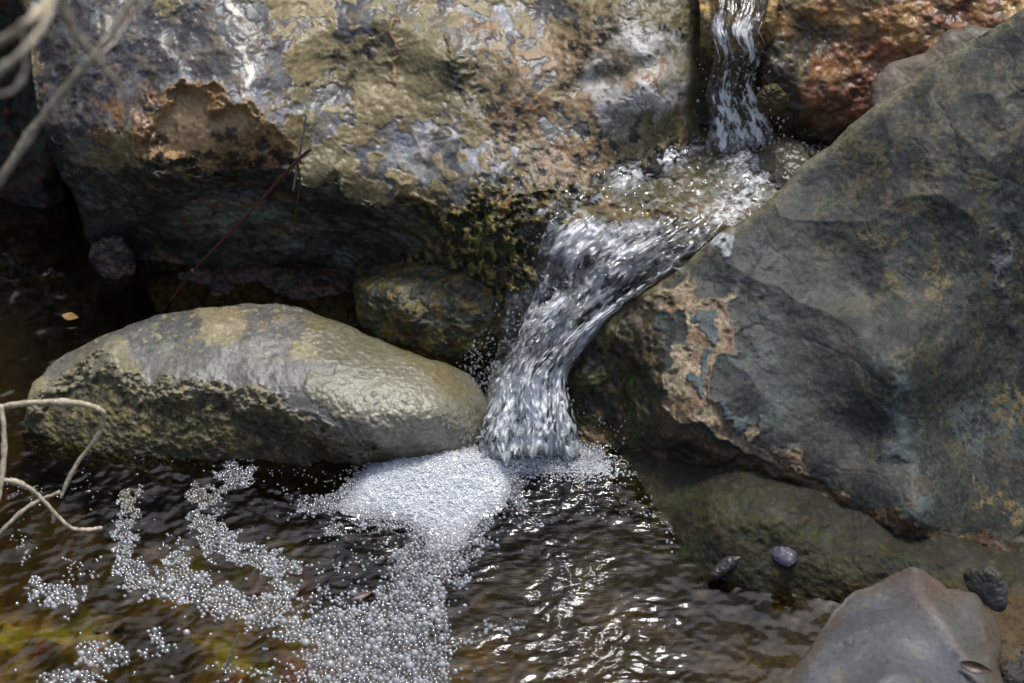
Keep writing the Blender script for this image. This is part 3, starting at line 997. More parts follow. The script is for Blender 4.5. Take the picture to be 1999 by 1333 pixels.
RIGHT = make_rock('boulder', 'huge slate-grey boulder with a broken ochre edge, rising to the right of the cascade', 'boulder',
    [(1335, 512), (1400, 460), (1450, 428), (1500, 390), (1560, 328), (1620, 280), (1700, 213), (1800, 140), (1900, 74), (1999, 18), (2200, -90), (2450, -120), (2480, 1150), (2250, 1230), (1999, 1190), (1880, 1150), (1760, 1110), (1620, 1040), (1480, 990), (1300, 990), (1220, 975), (1130, 930), (1112, 860), (1112, 800), (1095, 730), (1150, 655), (1230, 585)],
    [(1160, 650, 'y', -.09), (1120, 760, 'y', -.125), (1130, 870, 'y', -.15), (1200, 750, 'y', -.125), (1200, 880, 'y', -.16), (1290, 800, 'y', -.185), (1270, 690, 'y', -.14), (1285, 600, 'y', -.10),
     (1335, 520, 'y', -.06), (1400, 466, 'y', -.049), (1500, 395, 'y', -.02), (1600, 300, 'y', .02), (1800, 150, 'y', .06), (1999, 25, 'y', .085), (2300, -110, 'y', .12),
     (1340, 700, 'y', -.155), (1450, 600, 'y', -.12), (1600, 450, 'y', -.06), (1700, 600, 'y', -.13), (1800, 300, 'y', -.02), (1999, 200, 'y', .01), (1450, 800, 'y', -.20), (1620, 780, 'y', -.195), (1550, 905, 'y', -.245), (1790, 1000, 'y', -.30),
     (1690, 850, 'y', -.22), (1765, 750, 'y', -.205), (1850, 780, 'y', -.185), (1999, 600, 'y', -.11), (1900, 950, 'y', -.245), (1999, 1000, 'y', -.25), (2250, 600, 'y', -.08), (2250, 1000, 'y', -.2), (2250, 200, 'y', .03),
     (1380, 850, 'y', -.215), (1350, 930, 'y', -.20), (1500, 965, 'y', -.235), (1650, 1030, 'y', -.27), (1800, 1100, 'y', -.31), (1950, 1150, 'y', -.32)],
    look_right, M_RIGHT, step=2.3, R=38, k=.55, T=.3, seed=2, parts=(('mineral_crust', None),))

LEFT = make_rock('boulder', 'low rounded boulder with a smooth grey-tan top and crusted front, in the pool', 'boulder',
    [(50, 800), (62, 755), (110, 703), (200, 655), (300, 618), (400, 601), (500, 594), (565, 596), (650, 624), (740, 663), (830, 700), (905, 722), (945, 770), (965, 850), (955, 930), (880, 990), (700, 1000), (450, 985), (250, 960), (100, 920), (45, 860)],
    [(110, 705, 'z', .03), (300, 622, 'z', .058), (550, 600, 'z', .072), (740, 668, 'z', .06), (900, 725, 'z', .025), (200, 680, 'z', .055), (400, 665, 'z', .074), (600, 680, 'z', .076), (780, 745, 'z', .066), (80, 770, 'z', .03), (225, 708, 'z', .055), (225, 745, 'y', -.115), (350, 778, 'y', -.148), (500, 790, 'y', -.158), (590, 825, 'y', -.172),
     (350, 740, 'z', .063), (500, 750, 'z', .068), (570, 785, 'z', .062), (650, 835, 'z', .048), (740, 868, 'z', .034), (780, 800, 'z', .062), (850, 800, 'z', .056), (930, 800, 'z', .022), (945, 880, 'z', -.01), (850, 870, 'z', .014), (760, 900, 'z', .0),
     (100, 860, 'z', -.005), (200, 890, 'z', 0.0), (420, 906, 'z', 0.0), (600, 915, 'z', 0.0), (700, 910, 'z', 0.0), (150, 800, 'y', -.130), (300, 810, 'y', -.151), (420, 820, 'y', -.158), (520, 850, 'y', -.165), (620, 890, 'y', -.174),
     (100, 960, 'z', -.06), (450, 980, 'z', -.06), (750, 990, 'z', -.06), (930, 960, 'z', -.05)],
    look_left, M_LEFT, step=2.0, R=34, k=.55, T=.16, seed=3, parts=(('rough_crust', M_MOSS),))

STEP = make_rock('bedrock_step', 'tan-brown rock step under the running water between the two big boulders', 'rock',
    [(930, 960), (925, 840), (960, 720), (985, 600), (1010, 500), (1040, 405), (1180, 320), (1340, 240), (1480, 230), (1640, 240), (1700, 400), (1500, 620), (1330, 760), (1220, 960), (1080, 1000)],
    [(1060, 408, 'z', .143), (1350, 270, 'z', .143), (1200, 345, 'z', .143), (1500, 280, 'z', .145), (1600, 300, 'z', .145), (1400, 400, 'z', .145), (1100, 432, 'z', .141), (1250, 438, 'z', .142), (1390, 450, 'z', .146), (1250, 380, 'z', .143),
     (1040, 560, 'y', -.02), (1120, 550, 'y', -.035), (1250, 560, 'y', -.05), (1000, 680, 'y', -.06), (1070, 700, 'y', -.085), (1160, 680, 'y', -.08), (1030, 870, 'y', -.145), (1120, 880, 'y', -.15), (960, 850, 'y', -.125), (1000, 960, 'y', -.17), (1100, 980, 'y', -.18), (1400, 650, 'y', -.06), (1600, 420, 'z', .145)],
    look_step, M_MOSS, step=3, R=40, k=.4, T=.12, seed=4)

LEDGE = make_rock('ledge_rock', 'olive mossy ledge sloping into the pool under the huge slate-grey boulder', 'rock',
    [(1170, 900), (1290, 875), (1400, 885), (1500, 900), (1620, 945), (1760, 1010), (1900, 1060), (2100, 1100), (2350, 1150), (2350, 1500), (1300, 1520), (1150, 1300), (1110, 1050)],
    [(1400, 925, 'z', .03), (1500, 930, 'z', .045), (1650, 985, 'z', .03), (1800, 1055, 'z', .035), (1950, 1105, 'z', .025), (2100, 1150, 'z', .025), (1300, 950, 'z', .008), (1385, 1132, 'z', 0.0), (1500, 1152, 'z', .002), (1640, 1167, 'z', 0.0), (1780, 1170, 'z', .005), (1400, 980, 'z', .035), (1550, 1000, 'z', .045), (1700, 1060, 'z', .042), (1800, 1100, 'z', .04), (1500, 1090, 'z', .02), (1650, 1110, 'z', .022),
     (1300, 1080, 'z', -.012), (1250, 1200, 'z', -.06), (1450, 1220, 'z', -.035), (1550, 1300, 'z', -.05), (1400, 1333, 'z', -.07), (1300, 890, 'z', .018), (1200, 950, 'z', -.01), (1900, 1200, 'z', .018), (2100, 1200, 'z', .02), (1180, 1050, 'z', -.05), (1600, 1450, 'z', -.08), (1900, 1400, 'z', -.03), (2200, 1400, 'z', -.03)],
    look_ledge, M_MOSS, step=2.6, R=26, k=.3, T=.1, seed=5)

make_rock('rock', 'smooth grey stone with a pale vein, lowest at the right corner', 'stone',
    [(1515, 1370), (1545, 1312), (1600, 1235), (1650, 1168), (1710, 1140), (1770, 1110), (1800, 1107), (1850, 1145), (1905, 1163), (1940, 1208), (1956, 1260), (1950, 1300), (1965, 1380), (1950, 1500), (1750, 1560), (1560, 1520)],
    [(1780, 1118, 'z', .036), (1610, 1235, 'z', .032), (1750, 1250, 'z', .055), (1830, 1180, 'z', .046), (1900, 1250, 'z', .036), (1550, 1320, 'z', .03), (1750, 1400, 'z', .062), (1945, 1300, 'z', .02), (1750, 1520, 'z', .05), (1950, 1450, 'z', .02)],
    look_front, M_PLAIN, step=2.2, R=26, k=.55, T=.09, seed=6)

make_rock('rock', 'small dark grey stone wedged between the veined grey stone and the slate boulder', 'stone',
    [(1880, 1120), (1900, 1105), (1935, 1104), (1960, 1125), (1968, 1160), (1960, 1190), (1935, 1198), (1905, 1170), (1885, 1150)],
    [(1900, 1120, 'z', .04), (1930, 1140, 'z', .042), (1955, 1180, 'z', .03), (1890, 1150, 'z', .03)],
    look_simple(lin(70, 72, 72), lin(54, 56, 52), lin(84, 74, 56), .4, 150, .55, size=.4), M_PLAIN, step=1.6, R=22, k=.9, T=.03, jit=.7, seed=7)

make_rock('rock', 'dark wet stones below the corner of the veined grey stone', 'stone',
    [(1935, 1230), (1975, 1180), (2040, 1170), (2120, 1230), (2140, 1400), (2050, 1480), (1960, 1440), (1930, 1330)],
    [(1975, 1200, 'z', .012), (2040, 1250, 'z', .015), (1960, 1330, 'z', .0), (2050, 1420, 'z', .0)],
    look_simple(lin(46, 50, 48), lin(34, 34, 30), lin(60, 56, 40), 1, 155, .4, size=.5), M_MOSS, step=2.4, R=26, k=.8, T=.05, seed=8)['label'] = 'dark wet stone at the right edge beside the veined grey stone'

make_rock('pebble', 'oval purple-grey pebble standing on the mossy ledge', 'pebble',
    [(1503, 1070), (1512, 1053), (1530, 1048), (1548, 1056), (1558, 1078), (1555, 1100), (1538, 1108), (1518, 1100), (1506, 1088)],
    [(1515, 1065, 'z', .029), (1545, 1070, 'z', .030), (1532, 1095, 'z', .028)],
    look_simple(lin(70, 70, 82), lin(58, 58, 66), None, .3, 160, .35, size=.3), M_PLAIN, step=1.2, R=24, k=.8, T=.012, jit=.3, seed=9)

make_rock('pebble', 'narrow brownish pebble lying at the water edge of the mossy ledge', 'pebble',
    [(1384, 1122), (1395, 1105), (1415, 1088), (1438, 1082), (1450, 1088), (1440, 1104), (1420, 1120), (1398, 1132)],
    [(1395, 1118, 'z', .011), (1420, 1104, 'z', .016), (1442, 1090, 'z', .020), (1405, 1092, 'z', .018), (1430, 1120, 'z', .011)],
    look_simple(lin(62, 56, 58), lin(50, 43, 38), None, .3, 165, .3, size=.3), M_PLAIN, step=1.2, R=14, k=.9, T=.006, jit=.4, seed=10)

make_rock('rock', 'moss-grown dark rock at the foot of the tan boulder, left of the cascade', 'rock',
    [(690, 575), (690, 535), (715, 500), (790, 480), (880, 490), (960, 545), (992, 640), (990, 690), (960, 730), (860, 740), (760, 700), (705, 640)],
    [(715, 520, 'y', .095), (790, 500, 'y', .09), (880, 510, 'y', .06), (715, 565, 'z', .035), (780, 560, 'z', .05), (880, 570, 'z', .06), (960, 610, 'z', .05), (740, 630, 'z', .012), (850, 620, 'z', .035), (930, 670, 'z', .012), (830, 700, 'z', -.01), (970, 700, 'z', -.005)],
    look_simple(lin(70, 74, 62), lin(56, 56, 42), lin(36, 34, 26), 1.4, 170, .36, moss=lin(106, 92, 48), size=.7), M_MOSS, step=2.2, R=34, k=.7, T=.06, seed=11)

make_rock('rock', 'low dark brown wet stone in the shade between the tan boulder and the low boulder', 'stone',
    [(285, 560), (340, 530), (430, 512), (560, 515), (680, 530), (735, 570), (720, 640), (560, 660), (350, 640)],
    [(340, 550, 'y', .10), (450, 525, 'y', .105), (600, 530, 'y', .10), (700, 560, 'y', .085), (400, 600, 'z', -.01), (560, 600, 'z', -.01), (680, 620, 'z', -.012)],
    look_simple(lin(64, 52, 44), lin(44, 38, 34), lin(86, 62, 46), 1.4, 195, .3, size=.7), M_MOSS, step=2.6, R=34, k=.6, T=.06, seed=19)

make_rock('rock', 'small rounded dark stone half sunk in the pool under the tan boulder', 'stone',
    [(172, 500), (180, 478), (205, 464), (235, 462), (258, 485), (266, 525), (258, 555), (225, 565), (195, 545)],
    [(190, 490, 'y', .115), (225, 480, 'y', .11), (250, 530, 'y', .105), (210, 545, 'y', .10)],
    look_simple(lin(64, 58, 54), lin(50, 48, 50), lin(110, 92, 70), .8, 175, .35, size=.4), M_PLAIN, step=1.7, R=30, k=1.0, T=.04, seed=12)

make_rock('rock', 'shaded greenish-black rock behind the twigs at the left edge', 'rock',
    [(-420, -100), (-100, -120), (90, -60), (110, 200), (130, 380), (170, 480), (120, 560), (60, 640), (-150, 650), (-420, 600)],
    [(-300, 100, 'y', .30), (50, 100, 'y', .30), (0, 400, 'y', .24), (100, 450, 'y', .22), (60, 560, 'y', .20), (-300, 500, 'y', .2), (-100, 600, 'y', .18)],
    look_simple(lin(44, 46, 34), lin(30, 26, 20), lin(70, 40, 26), 1.6, 180, .5), M_MOSS, step=4, R=60, k=.6, T=.2, seed=13)

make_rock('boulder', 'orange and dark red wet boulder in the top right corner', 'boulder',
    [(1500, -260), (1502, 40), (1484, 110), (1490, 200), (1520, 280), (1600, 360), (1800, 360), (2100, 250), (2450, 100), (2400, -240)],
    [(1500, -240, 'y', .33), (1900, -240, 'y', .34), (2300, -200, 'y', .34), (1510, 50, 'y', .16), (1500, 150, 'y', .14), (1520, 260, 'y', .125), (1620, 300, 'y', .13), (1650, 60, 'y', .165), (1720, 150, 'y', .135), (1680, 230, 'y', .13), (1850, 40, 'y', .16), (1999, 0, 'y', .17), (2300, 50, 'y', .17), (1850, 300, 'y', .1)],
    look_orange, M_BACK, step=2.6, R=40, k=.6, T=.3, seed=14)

make_rock('rock', 'smooth dull grey-brown stone peeping over the ridge of the slate boulder', 'stone',
    [(1704, 215), (1702, 165), (1725, 132), (1760, 115), (1810, 98), (1850, 62), (1900, 50), (1945, 62), (1990, 110), (1960, 220), (1850, 300), (1740, 300)],
    [(1712, 190, 'y', .10), (1740, 140, 'y', .115), (1850, 80, 'y', .125), (1920, 62, 'y', .13), (1850, 180, 'y', .085), (1760, 260, 'y', .06), (1950, 180, 'y', .08)],
    look_simple(lin(112, 102, 88), lin(96, 88, 80), None, .5, 190, .5), M_PLAIN, step=2.4, R=26, k=.7, T=.08, seed=15)

make_rock('rock', 'yellow-brown lip rock at the top of the upper waterfall', 'rock',
    [(1340, -260), (1365, 20), (1360, 120), (1350, 260), (1380, 340), (1530, 350), (1540, 200), (1510, 100), (1525, -260)],
    [(1350, -250, 'z', .36), (1440, -250, 'z', .36), (1520, -250, 'z', .37), (1440, 0, 'z', .275), (1390, 20, 'z', .275), (1490, 20, 'z', .285), (1435, 70, 'z', .262), (1435, 110, 'y', .165), (1435, 200, 'y', .172), (1440, 300, 'y', .15), (1390, 200, 'y', .175), (1500, 200, 'y', .17)],
    look_lip, M_MOSS, step=2.6, R=24, k=.3, T=.1, seed=16)

make_rock('pebble', 'olive moss-covered pebble beside the upper waterfall', 'pebble',
    [(1478, 205), (1482, 180), (1500, 163), (1522, 165), (1536, 185), (1532, 212), (1512, 226), (1490, 224)],
    [(1490, 190, 'y', .098), (1520, 180, 'y', .098), (1505, 215, 'y', .094)],
    look_simple(lin(66, 60, 30), lin(88, 76, 44), lin(44, 42, 22), .8, 205, .4, size=.3), M_MOSS, step=1.6, R=28, k=1.0, T=.03, seed=17)

make_rock('rock', 'grey stone washed by thin water at the foot of the upper waterfall', 'stone',
    [(1480, 320), (1484, 285), (1510, 264), (1545, 268), (1570, 290), (1582, 330), (1560, 372), (1520, 365), (1492, 350)],
    [(1500, 285, 'z', .163), (1550, 285, 'z', .165), (1530, 330, 'z', .162), (1500, 345, 'z', .153), (1560, 350, 'z', .155)],
    look_simple(lin(92, 88, 76), lin(70, 64, 52), lin(52, 44, 34), .7, 210, .18, size=.5), M_BACK, step=1.8, R=34, k=.35, T=.04, seed=18)

# ------------------------------------------------------------------ stream bed and an added unseen bank: one sheet to the horizon
def spaced(lo, a, b, hi, fine, n):
    left = a - (a - lo) * np.linspace(1, 0, n, endpoint=False) ** 3
    right = b + (hi - b) * np.linspace(0, 1, n + 1)[1:] ** 3
    return np.concatenate([left, np.arange(a, b, fine), right])


def grid_faces(nx, ny):
    i = np.arange(nx * ny).reshape(ny, nx)
    return np.stack([i[:-1, :-1].ravel(), i[:-1, 1:].ravel(), i[1:, 1:].ravel(), i[1:, :-1].ravel()], 1)


gx = spaced(-60, -.75, .75, 60, .005, 40)
gy = spaced(-60, -.75, .45, 90, .005, 40)
GX, GY = np.meshgrid(gx, gy)
P = np.stack([GX.ravel(), GY.ravel(), np.zeros(GX.size)], 1)
n1 = nz(VF, P, .5, 300)
n2 = nz(VR, P, .15, 301)
fade = np.clip(1 - (np.hypot(P[:, 0], P[:, 1]) - 1) / 2, 0, 1)
zz = -.085 + (.012 * n1 + .004 * n2) * (.3 + .7 * fade)
zz += .030 * blob(P[:, 0], P[:, 1], -.52, -.36, .22, .16, 0, .1)
back = np.clip(P[:, 1] - .36, 0, None)
zz += np.where(back < 3, back * .80 + .55 * np.clip(back - .15, 0, None), 3.97 + (back - 3) * .12) * (1 + .0 * n1)  # steep bank out of view, added to block sky from pool reflections
side = np.clip(np.abs(P[:, 0]) - .85, 0, None)
zz += np.minimum(side * .35, 1.4)
zz += .25 * nz(VF, P, 7.0, 303) * ss(.5, 3, np.hypot(P[:, 0], P[:, 1]))
zz = zz - .0 * ss(3, 8, -P[:, 1])
V = np.stack([P[:, 0], P[:, 1], zz], 1)
pz = nz(VR, P, .22, 305)
col = mixc(lin(70, 56, 28), lin(104, 84, 38), ss(-.08, .08, pz) * .7)
col = mixc(col, lin(96, 94, 44), ss(.5, .7, nz(VR, P, .3, 306)) * .7)
col = mixc(col, lin(44, 34, 18), np.exp(-(pz / .14) ** 2) * .8)
col = mixc(col, lin(96, 44, 26), ss(1.2, 1.4, nz(VR, P, .2, 308)) * .6)
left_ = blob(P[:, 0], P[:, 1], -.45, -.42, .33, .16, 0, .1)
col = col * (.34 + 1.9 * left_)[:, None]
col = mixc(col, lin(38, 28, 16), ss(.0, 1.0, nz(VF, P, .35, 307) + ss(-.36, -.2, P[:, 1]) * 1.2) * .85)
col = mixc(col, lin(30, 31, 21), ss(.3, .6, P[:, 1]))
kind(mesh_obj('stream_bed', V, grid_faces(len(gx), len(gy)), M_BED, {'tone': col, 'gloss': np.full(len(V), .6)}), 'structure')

# ------------------------------------------------------------------ pool water
PLUNGE = at(1010, 900)


def pool_height(x, y, want_chop=False):
    P = np.stack([x, y, np.zeros_like(x)], -1)
    dx, dy = x - PLUNGE[0], y - PLUNGE[1]
    r = np.sqrt(dx * dx + dy * dy)
    wob = .010 * nz(VS, P, .35, 401) + .004 * nz(VS, P, .12, 402)
    ring = np.sin((r + wob) * 2 * np.pi / .022) * np.exp(-r / .17)
    th = np.arctan2(dy, dx)
    # short chop running out from the plunge, strongest to the lower right
    q = np.stack([x * .95 + y * .3, y * .95 - x * .3 + .6 * wob, np.zeros_like(r)], -1)
    chop = nz(VS, q, (.12, .032, 1), 403) + .9 * nz(VS, q, (.16, .060, 1), 404)
    right = ss(-.06, .04, x) * (1 - ss(.06, .15, x + .2 * (y + .3)))
    patch = ss(-.9, .9, nz(VS, P, .30, 409))
    amp = .00007 + .00024 * right * (.25 + .75 * patch) + .00010 * patch + .00005 * patch * np.exp(-((r - .12) / .09) ** 2)
    calm = ss(.0, .05, y + .10) * .8 + ss(.11, .20, x + .25 * (y + .33)) * .95
    amp = amp * (1 - np.clip(calm, 0, .85))
    broad = .0008 * nz(VF, P, .5, 405) + .0003 * nz(VS, P, .16, 406) + .00010 * nz(VS, P, .05, 407)
    if want_chop:
        return np.clip((.08 + .46 * right * (.25 + .75 * patch)) + .36 * patch * np.exp(-((r - .12) / .09) ** 2), .03, .75) * (1 - .8 * np.clip(calm, 0, 1))
    return .0003 * ring + amp * chop + broad


gx = spaced(-6, -.54, .48, 6, .0013, 30)
gy = spaced(-4, -.48, .20, 1.2, .0013, 30)
GX, GY = np.meshgrid(gx, gy)
x, y = GX.ravel(), GY.ravel()
near = (np.abs(x) < .8) & (y > -.8) & (y < .5)
z = np.where(near, pool_height(x, y), 0)


def relax(a, n):
    for _ in range(n):
        for ax in (0, 1):
            b = np.pad(a, [(1, 1) if k == ax else (0, 0) for k in (0, 1)], mode='edge')
            a = (b[:-2] + 2 * b[1:-1] + b[2:]) / 4 if ax == 0 else (b[:, :-2] + 2 * b[:, 1:-1] + b[:, 2:]) / 4
    return a


z = relax(z.reshape(GX.shape), 2).ravel()
fp = np.stack([x, y, z], 1)
qx, qy = to_px(fp)
aer = (.75 * blob(qx, qy, 1040, 880, 80, 26, 0, .2)) * ss(-.8, 1.0, nz(VR, fp, .03, 420))
aer = np.clip(aer, 0, .9) * near
kind(mesh_obj('pool_water', fp, grid_faces(len(gx), len(gy)), M_POOL, {'aeration': aer, 'chop': np.where(near, pool_height(x, y, True), .1)}), 'structure')

# ------------------------------------------------------------------ falling and running water
def path(pts, v):
    p = np.array(pts, float)
    t = np.linspace(0, 1, len(p))
    return np.interp(v, t, p[:, 0]), np.interp(v, t, p[:, 1])


def resample(pts, n=24):
    p = smooth_poly(pts, 10, closed=False)
    s = np.concatenate([[0], np.cumsum(np.hypot(*np.diff(p, axis=0).T))])
    t = np.linspace(0, s[-1], n)
    return np.stack([np.interp(t, s, p[:, 0]), np.interp(t, s, p[:, 1])], 1)


def water_sheet(name, left, right, ctrl, nu, nv, relief, aer_fn, mat, thick=.004):
    L_, R_ = resample(left), resample(right)
    uu, vv = np.meshgrid(np.linspace(0, 1, nu), np.linspace(0, 1, nv))
    u, v = uu.ravel(), vv.ravel()
    lx, ly = path(L_, v)
    rx, ry = path(R_, v)
    px = lx + (rx - lx) * u
    py = ly + (ry - ly) * u
    py = py + ss(.88, 1.0, v) * 6 * nz(VS, np.stack([u * .3, u * 0, u * 0], 1), .2, 530)
    d = rbf(ctrl)(px, py)
    h = relief(u, v, px, py)
    e = np.minimum(np.minimum(u, 1 - u) * 12, 1)
    e = e * (2 - e)
    Vf = CAM + rays(px, py) * (d - h - thick * e)[:, None]
    a = aer_fn(u, v, px, py)
    F = grid_faces(nu, nv)[:, ::-1]
    return mesh_obj(name, Vf, F, mat, {'aeration': np.clip(a, 0, 1)})


def strands(left, right, ctrl, n, rng, lmin, lmax, r0, lift, drop=0.0, udist=None, vdist=None):
    L_, R_ = resample(left), resample(right)
    f = rbf(ctrl)
    seg, ns = 5, 9
    u0 = rng.random(n) if udist is None else udist(rng, n)
    v0 = rng.random(n) if vdist is None else vdist(rng, n)
    ln = lmin + (lmax - lmin) * rng.random(n) ** 2
    du = rng.standard_normal(n) * .05
    t = np.linspace(0, 1, ns)
    v = np.clip(v0[:, None] + ln[:, None] * t, 0, 1.02)
    u = u0[:, None] + du[:, None] * t + .015 * np.sin(9 * t[None] + rng.random(n)[:, None] * 6)
    lx, ly = path(L_, v.ravel())
    rx, ry = path(R_, v.ravel())
    uf = u.ravel()
    px = lx + (rx - lx) * uf
    py = ly + (ry - ly) * uf
    hgt = (rng.random(n) ** 1.5 * lift)[:, None] * (np.sin(np.pi * t)[None] * .6 + .4)
    d = f(px, py) - hgt.ravel()
    C_ = (CAM + rays(px, py) * d[:, None]).reshape(n, ns, 3)
    tg = np.gradient(C_, axis=1)
    tg /= np.linalg.norm(tg, axis=2)[..., None] + 1e-12
    a = np.cross(tg, np.array([0, -.77, .64]))
    a /= np.linalg.norm(a, axis=2)[..., None] + 1e-12
    b = np.cross(tg, a)
    rr = r0 * (.35 + 1.1 * rng.random(n) ** 2)[:, None] * (np.sin(np.pi * np.clip(t * .96 + .02, 0, 1)) ** .6)[None] * (1 + .35 * np.sin(t[None] * 14 + rng.random(n)[:, None] * 6))
    th = np.linspace(0, 2 * np.pi, seg, endpoint=False)
    V = C_[:, :, None] + rr[..., None, None] * (a[:, :, None] * np.cos(th)[None, None, :, None] * 1.5 + b[:, :, None] * np.sin(th)[None, None, :, None])
    V = V.reshape(-1, 3)
    k = np.arange(seg)
    base = (np.arange(n)[:, None, None] * ns + np.arange(ns - 1)[None, :, None]) * seg
    i0 = base + k
    i1 = base + (k + 1) % seg
    F = np.stack([i0, i1, i1 + seg, i0 + seg], -1).reshape(-1, 4)
    aer = np.repeat(rng.random(n), ns * seg)
    return V, F, aer


def drops(C_, r, rng, stretch=1.0):
    """small closed beads of water"""
    ico = []
    seg, rings = 6, 4
    for i in range(rings + 1):
        ph = np.pi * i / rings
        for k in range(seg):
            th = 2 * np.pi * k / seg
            ico.append((np.sin(ph) * np.cos(th), np.sin(ph) * np.sin(th), np.cos(ph) * stretch))
    T_ = np.array(ico)
    V = (C_[:, None] + T_[None] * r[:, None, None]).reshape(-1, 3)
    i = np.arange(rings)[:, None] * seg
    k = np.arange(seg)[None]
    a, b = i + k, i + (k + 1) % seg
    F0 = np.stack([a, a + seg, b + seg, b], -1).reshape(-1, 4)
    F = (F0[None] + (np.arange(len(C_)) * len(T_))[:, None, None]).reshape(-1, 4)
    return V, F


# lower cascade
CL = [(1075, 418), (1048, 500), (1045, 570), (1010, 640), (985, 700), (955, 770), (938, 840), (935, 892)]
CR = [(1420, 425), (1370, 480), (1290, 545), (1215, 600), (1150, 670), (1108, 735), (1122, 815), (1138, 892)]
CC = [(1075, 418, 'z', .156), (1200, 425, 'z', .156), (1420, 430, 'z', .160), (1350, 480, 'y', -.04), (1048, 500, 'y', -.02), (1150, 500, 'y', -.035), (1060, 560, 'y', -.045), (1150, 580, 'y', -.06), (1240, 570, 'y', -.07),
      (1010, 650, 'y', -.075), (1090, 660, 'y', -.09), (1160, 660, 'y', -.098), (960, 770, 'y', -.115), (1050, 770, 'y', -.135), (1115, 760, 'y', -.135), (935, 880, 'z', .004), (1030, 885, 'z', .010), (1140, 885, 'z', .004)]
rng = np.random.default_rng(11)


def flow_coords(u, v, k=0.0):
    return np.stack([u * .35 + .030 * np.sin(v * 7 + k), v * .8, u * 0 + k * .07], 1)


def cas_layer(k, big, mid, fine, lift):
    def relief(u, v, px, py):
        q = flow_coords(u, v, k)
        a = nz(VF, q, (.22, .60, 1), 501 + k)
        b = nz(VF, q, (.09, .20, 1), 502 + k)
        c = nz(VS, q, (.10, .17, 1), 506 + k)
        e = np.sin(np.pi * np.clip(u, 0, 1)) ** .5
        return (big * a + mid * b + fine * c + lift) * e + .008 * e * (.4 + .6 * v)
    return relief


def cas_air(k, lo, hi, amt):
    def air(u, v, px, py):
        q = flow_coords(u, v, k)
        a = nz(VF, q, (.12, .34, 1), 512 + k)
        b = nz(VF, q, (.24, .60, 1), 504 + k)
        c = nz(VS, q, (.085, .20, 1), 505 + k)
        f = nz(VR, q, (.06, .14, 1), 507 + k)
        x = .6 * a + .5 * b + .40 * c + .28 * f
        bottom = ss(.45, .95, v)
        out = ss(lo - .9 * bottom, hi - .5 * bottom, x) * amt * (.75 + .4 * bottom)
        out *= ss(0, .10, u + .03 * c) * ss(0, .12, 1 - u + .03 * c) * ss(.0, .06, v) * (1 - .8 * ss(.95, 1.0, v))
        for (cx, cy, rx, ry, rot) in ((1118, 466, 34, 20, 10), (1178, 488, 48, 11, 42), (1100, 610, 20, 60, 15), (1240, 500, 60, 18, -35), (1040, 650, 14, 50, 25), (1130, 670, 40, 14, -40)):  # white water and crest highlights brushed in as extra whiteness
            out = out + .5 * blob(px + 14 * c, py + 14 * b, cx, cy, rx, ry, rot, .1)
        for (cx, cy, rx, ry, rot) in ((1185, 530, 60, 26, 20), (1085, 525, 34, 34, 0), (1015, 680, 40, 46, 20), (1110, 575, 50, 24, -20), (1080, 690, 30, 26, 0)):
            out = out * (1 - .8 * blob(px + 14 * c, py + 14 * b, cx, cy, rx, ry, rot, .1))
        # the clear film sliding over the right-hand boulder
        out *= 1 - .8 * ss(.62, .8, u) * (1 - ss(.45, .7, v)) * (1 - ss(.5, 1.3, b))
        return out
    return air


cascade = kind(water_sheet('water_cascade', CL, CR, CC, 300, 640, cas_layer(0, .0045, .0022, .0012, 0), cas_air(0, -.85, .8, .97), M_FLOW), 'structure')


def veil(name, k, lo, hi, amt, lift, seed):
    """thin broken skin of water thrown clear of the main sheet"""
    o = water_sheet(name, CL, CR, CC, 260, 560, cas_layer(k, .006, .0026, .0014, lift), cas_air(k, lo, hi, amt), M_FLOW)
    me = o.data
    nf = len(me.polygons)
    a = np.zeros(len(me.vertices), np.float32)
    me.attributes['aeration'].data.foreach_get('value', a)
    vi = np.zeros(nf * 4, np.int32)
    me.polygons.foreach_get('vertices', vi)
    co = np.zeros(len(me.vertices) * 3, np.float32)
    me.vertices.foreach_get('co', co)
    F = vi.reshape(-1, 4)
    F = F[(a[F] > .10).any(1)]
    V, F, A = compact(co.reshape(-1, 3), F, {'aeration': a})
    bpy.data.objects.remove(o)
    return kind(mesh_obj(name, V, F, M_FLOW, A), 'structure')


veil('cascade_veil', 3, .15, 1.1, .95, .006, 1)
veil('cascade_veil', 6, .55, 1.4, 1.0, .011, 2)
V1, F1, A1 = strands(CL, CR, CC, 70, rng, .015, .06, .0007, .022)
mesh = mesh_obj('cascade_strands', V1, F1, M_STRAND, {'aeration': .25 + .6 * A1 ** 2})
kind(mesh, 'structure')

# upper waterfall
UL = [(1392, -200), (1392, 0), (1384, 50), (1396, 100), (1378, 180), (1386, 235), (1376, 290)]
UR = [(1505, -200), (1502, 0), (1480, 60), (1494, 110), (1474, 165), (1502, 230), (1518, 290)]
UC = [(1392, -200, 'z', .352), (1500, -200, 'z', .356), (1392, 0, 'z', .285), (1500, 0, 'z', .290), (1435, 70, 'z', .274), (1390, 130, 'y', .14), (1435, 130, 'y', .135), (1480, 130, 'y', .14), (1390, 210, 'y', .13), (1480, 210, 'y', .13), (1390, 290, 'z', .156), (1475, 290, 'z', .156)]


def up_aer(u, v, px, py):
    q = np.stack([u * .1, v * .5, u * 0], 1)
    a = nz(VF, q, (.055, .30, 1), 513) + .6 * nz(VS, q, (.05, .22, 1), 514)
    a = a + .8 * nz(VR, q, (.04, .12, 1), 515)
    return ss(-.4, 1.5, a) * .9 * ss(.42, .55, v) * ss(0, .15, u) * ss(0, .15, 1 - u)


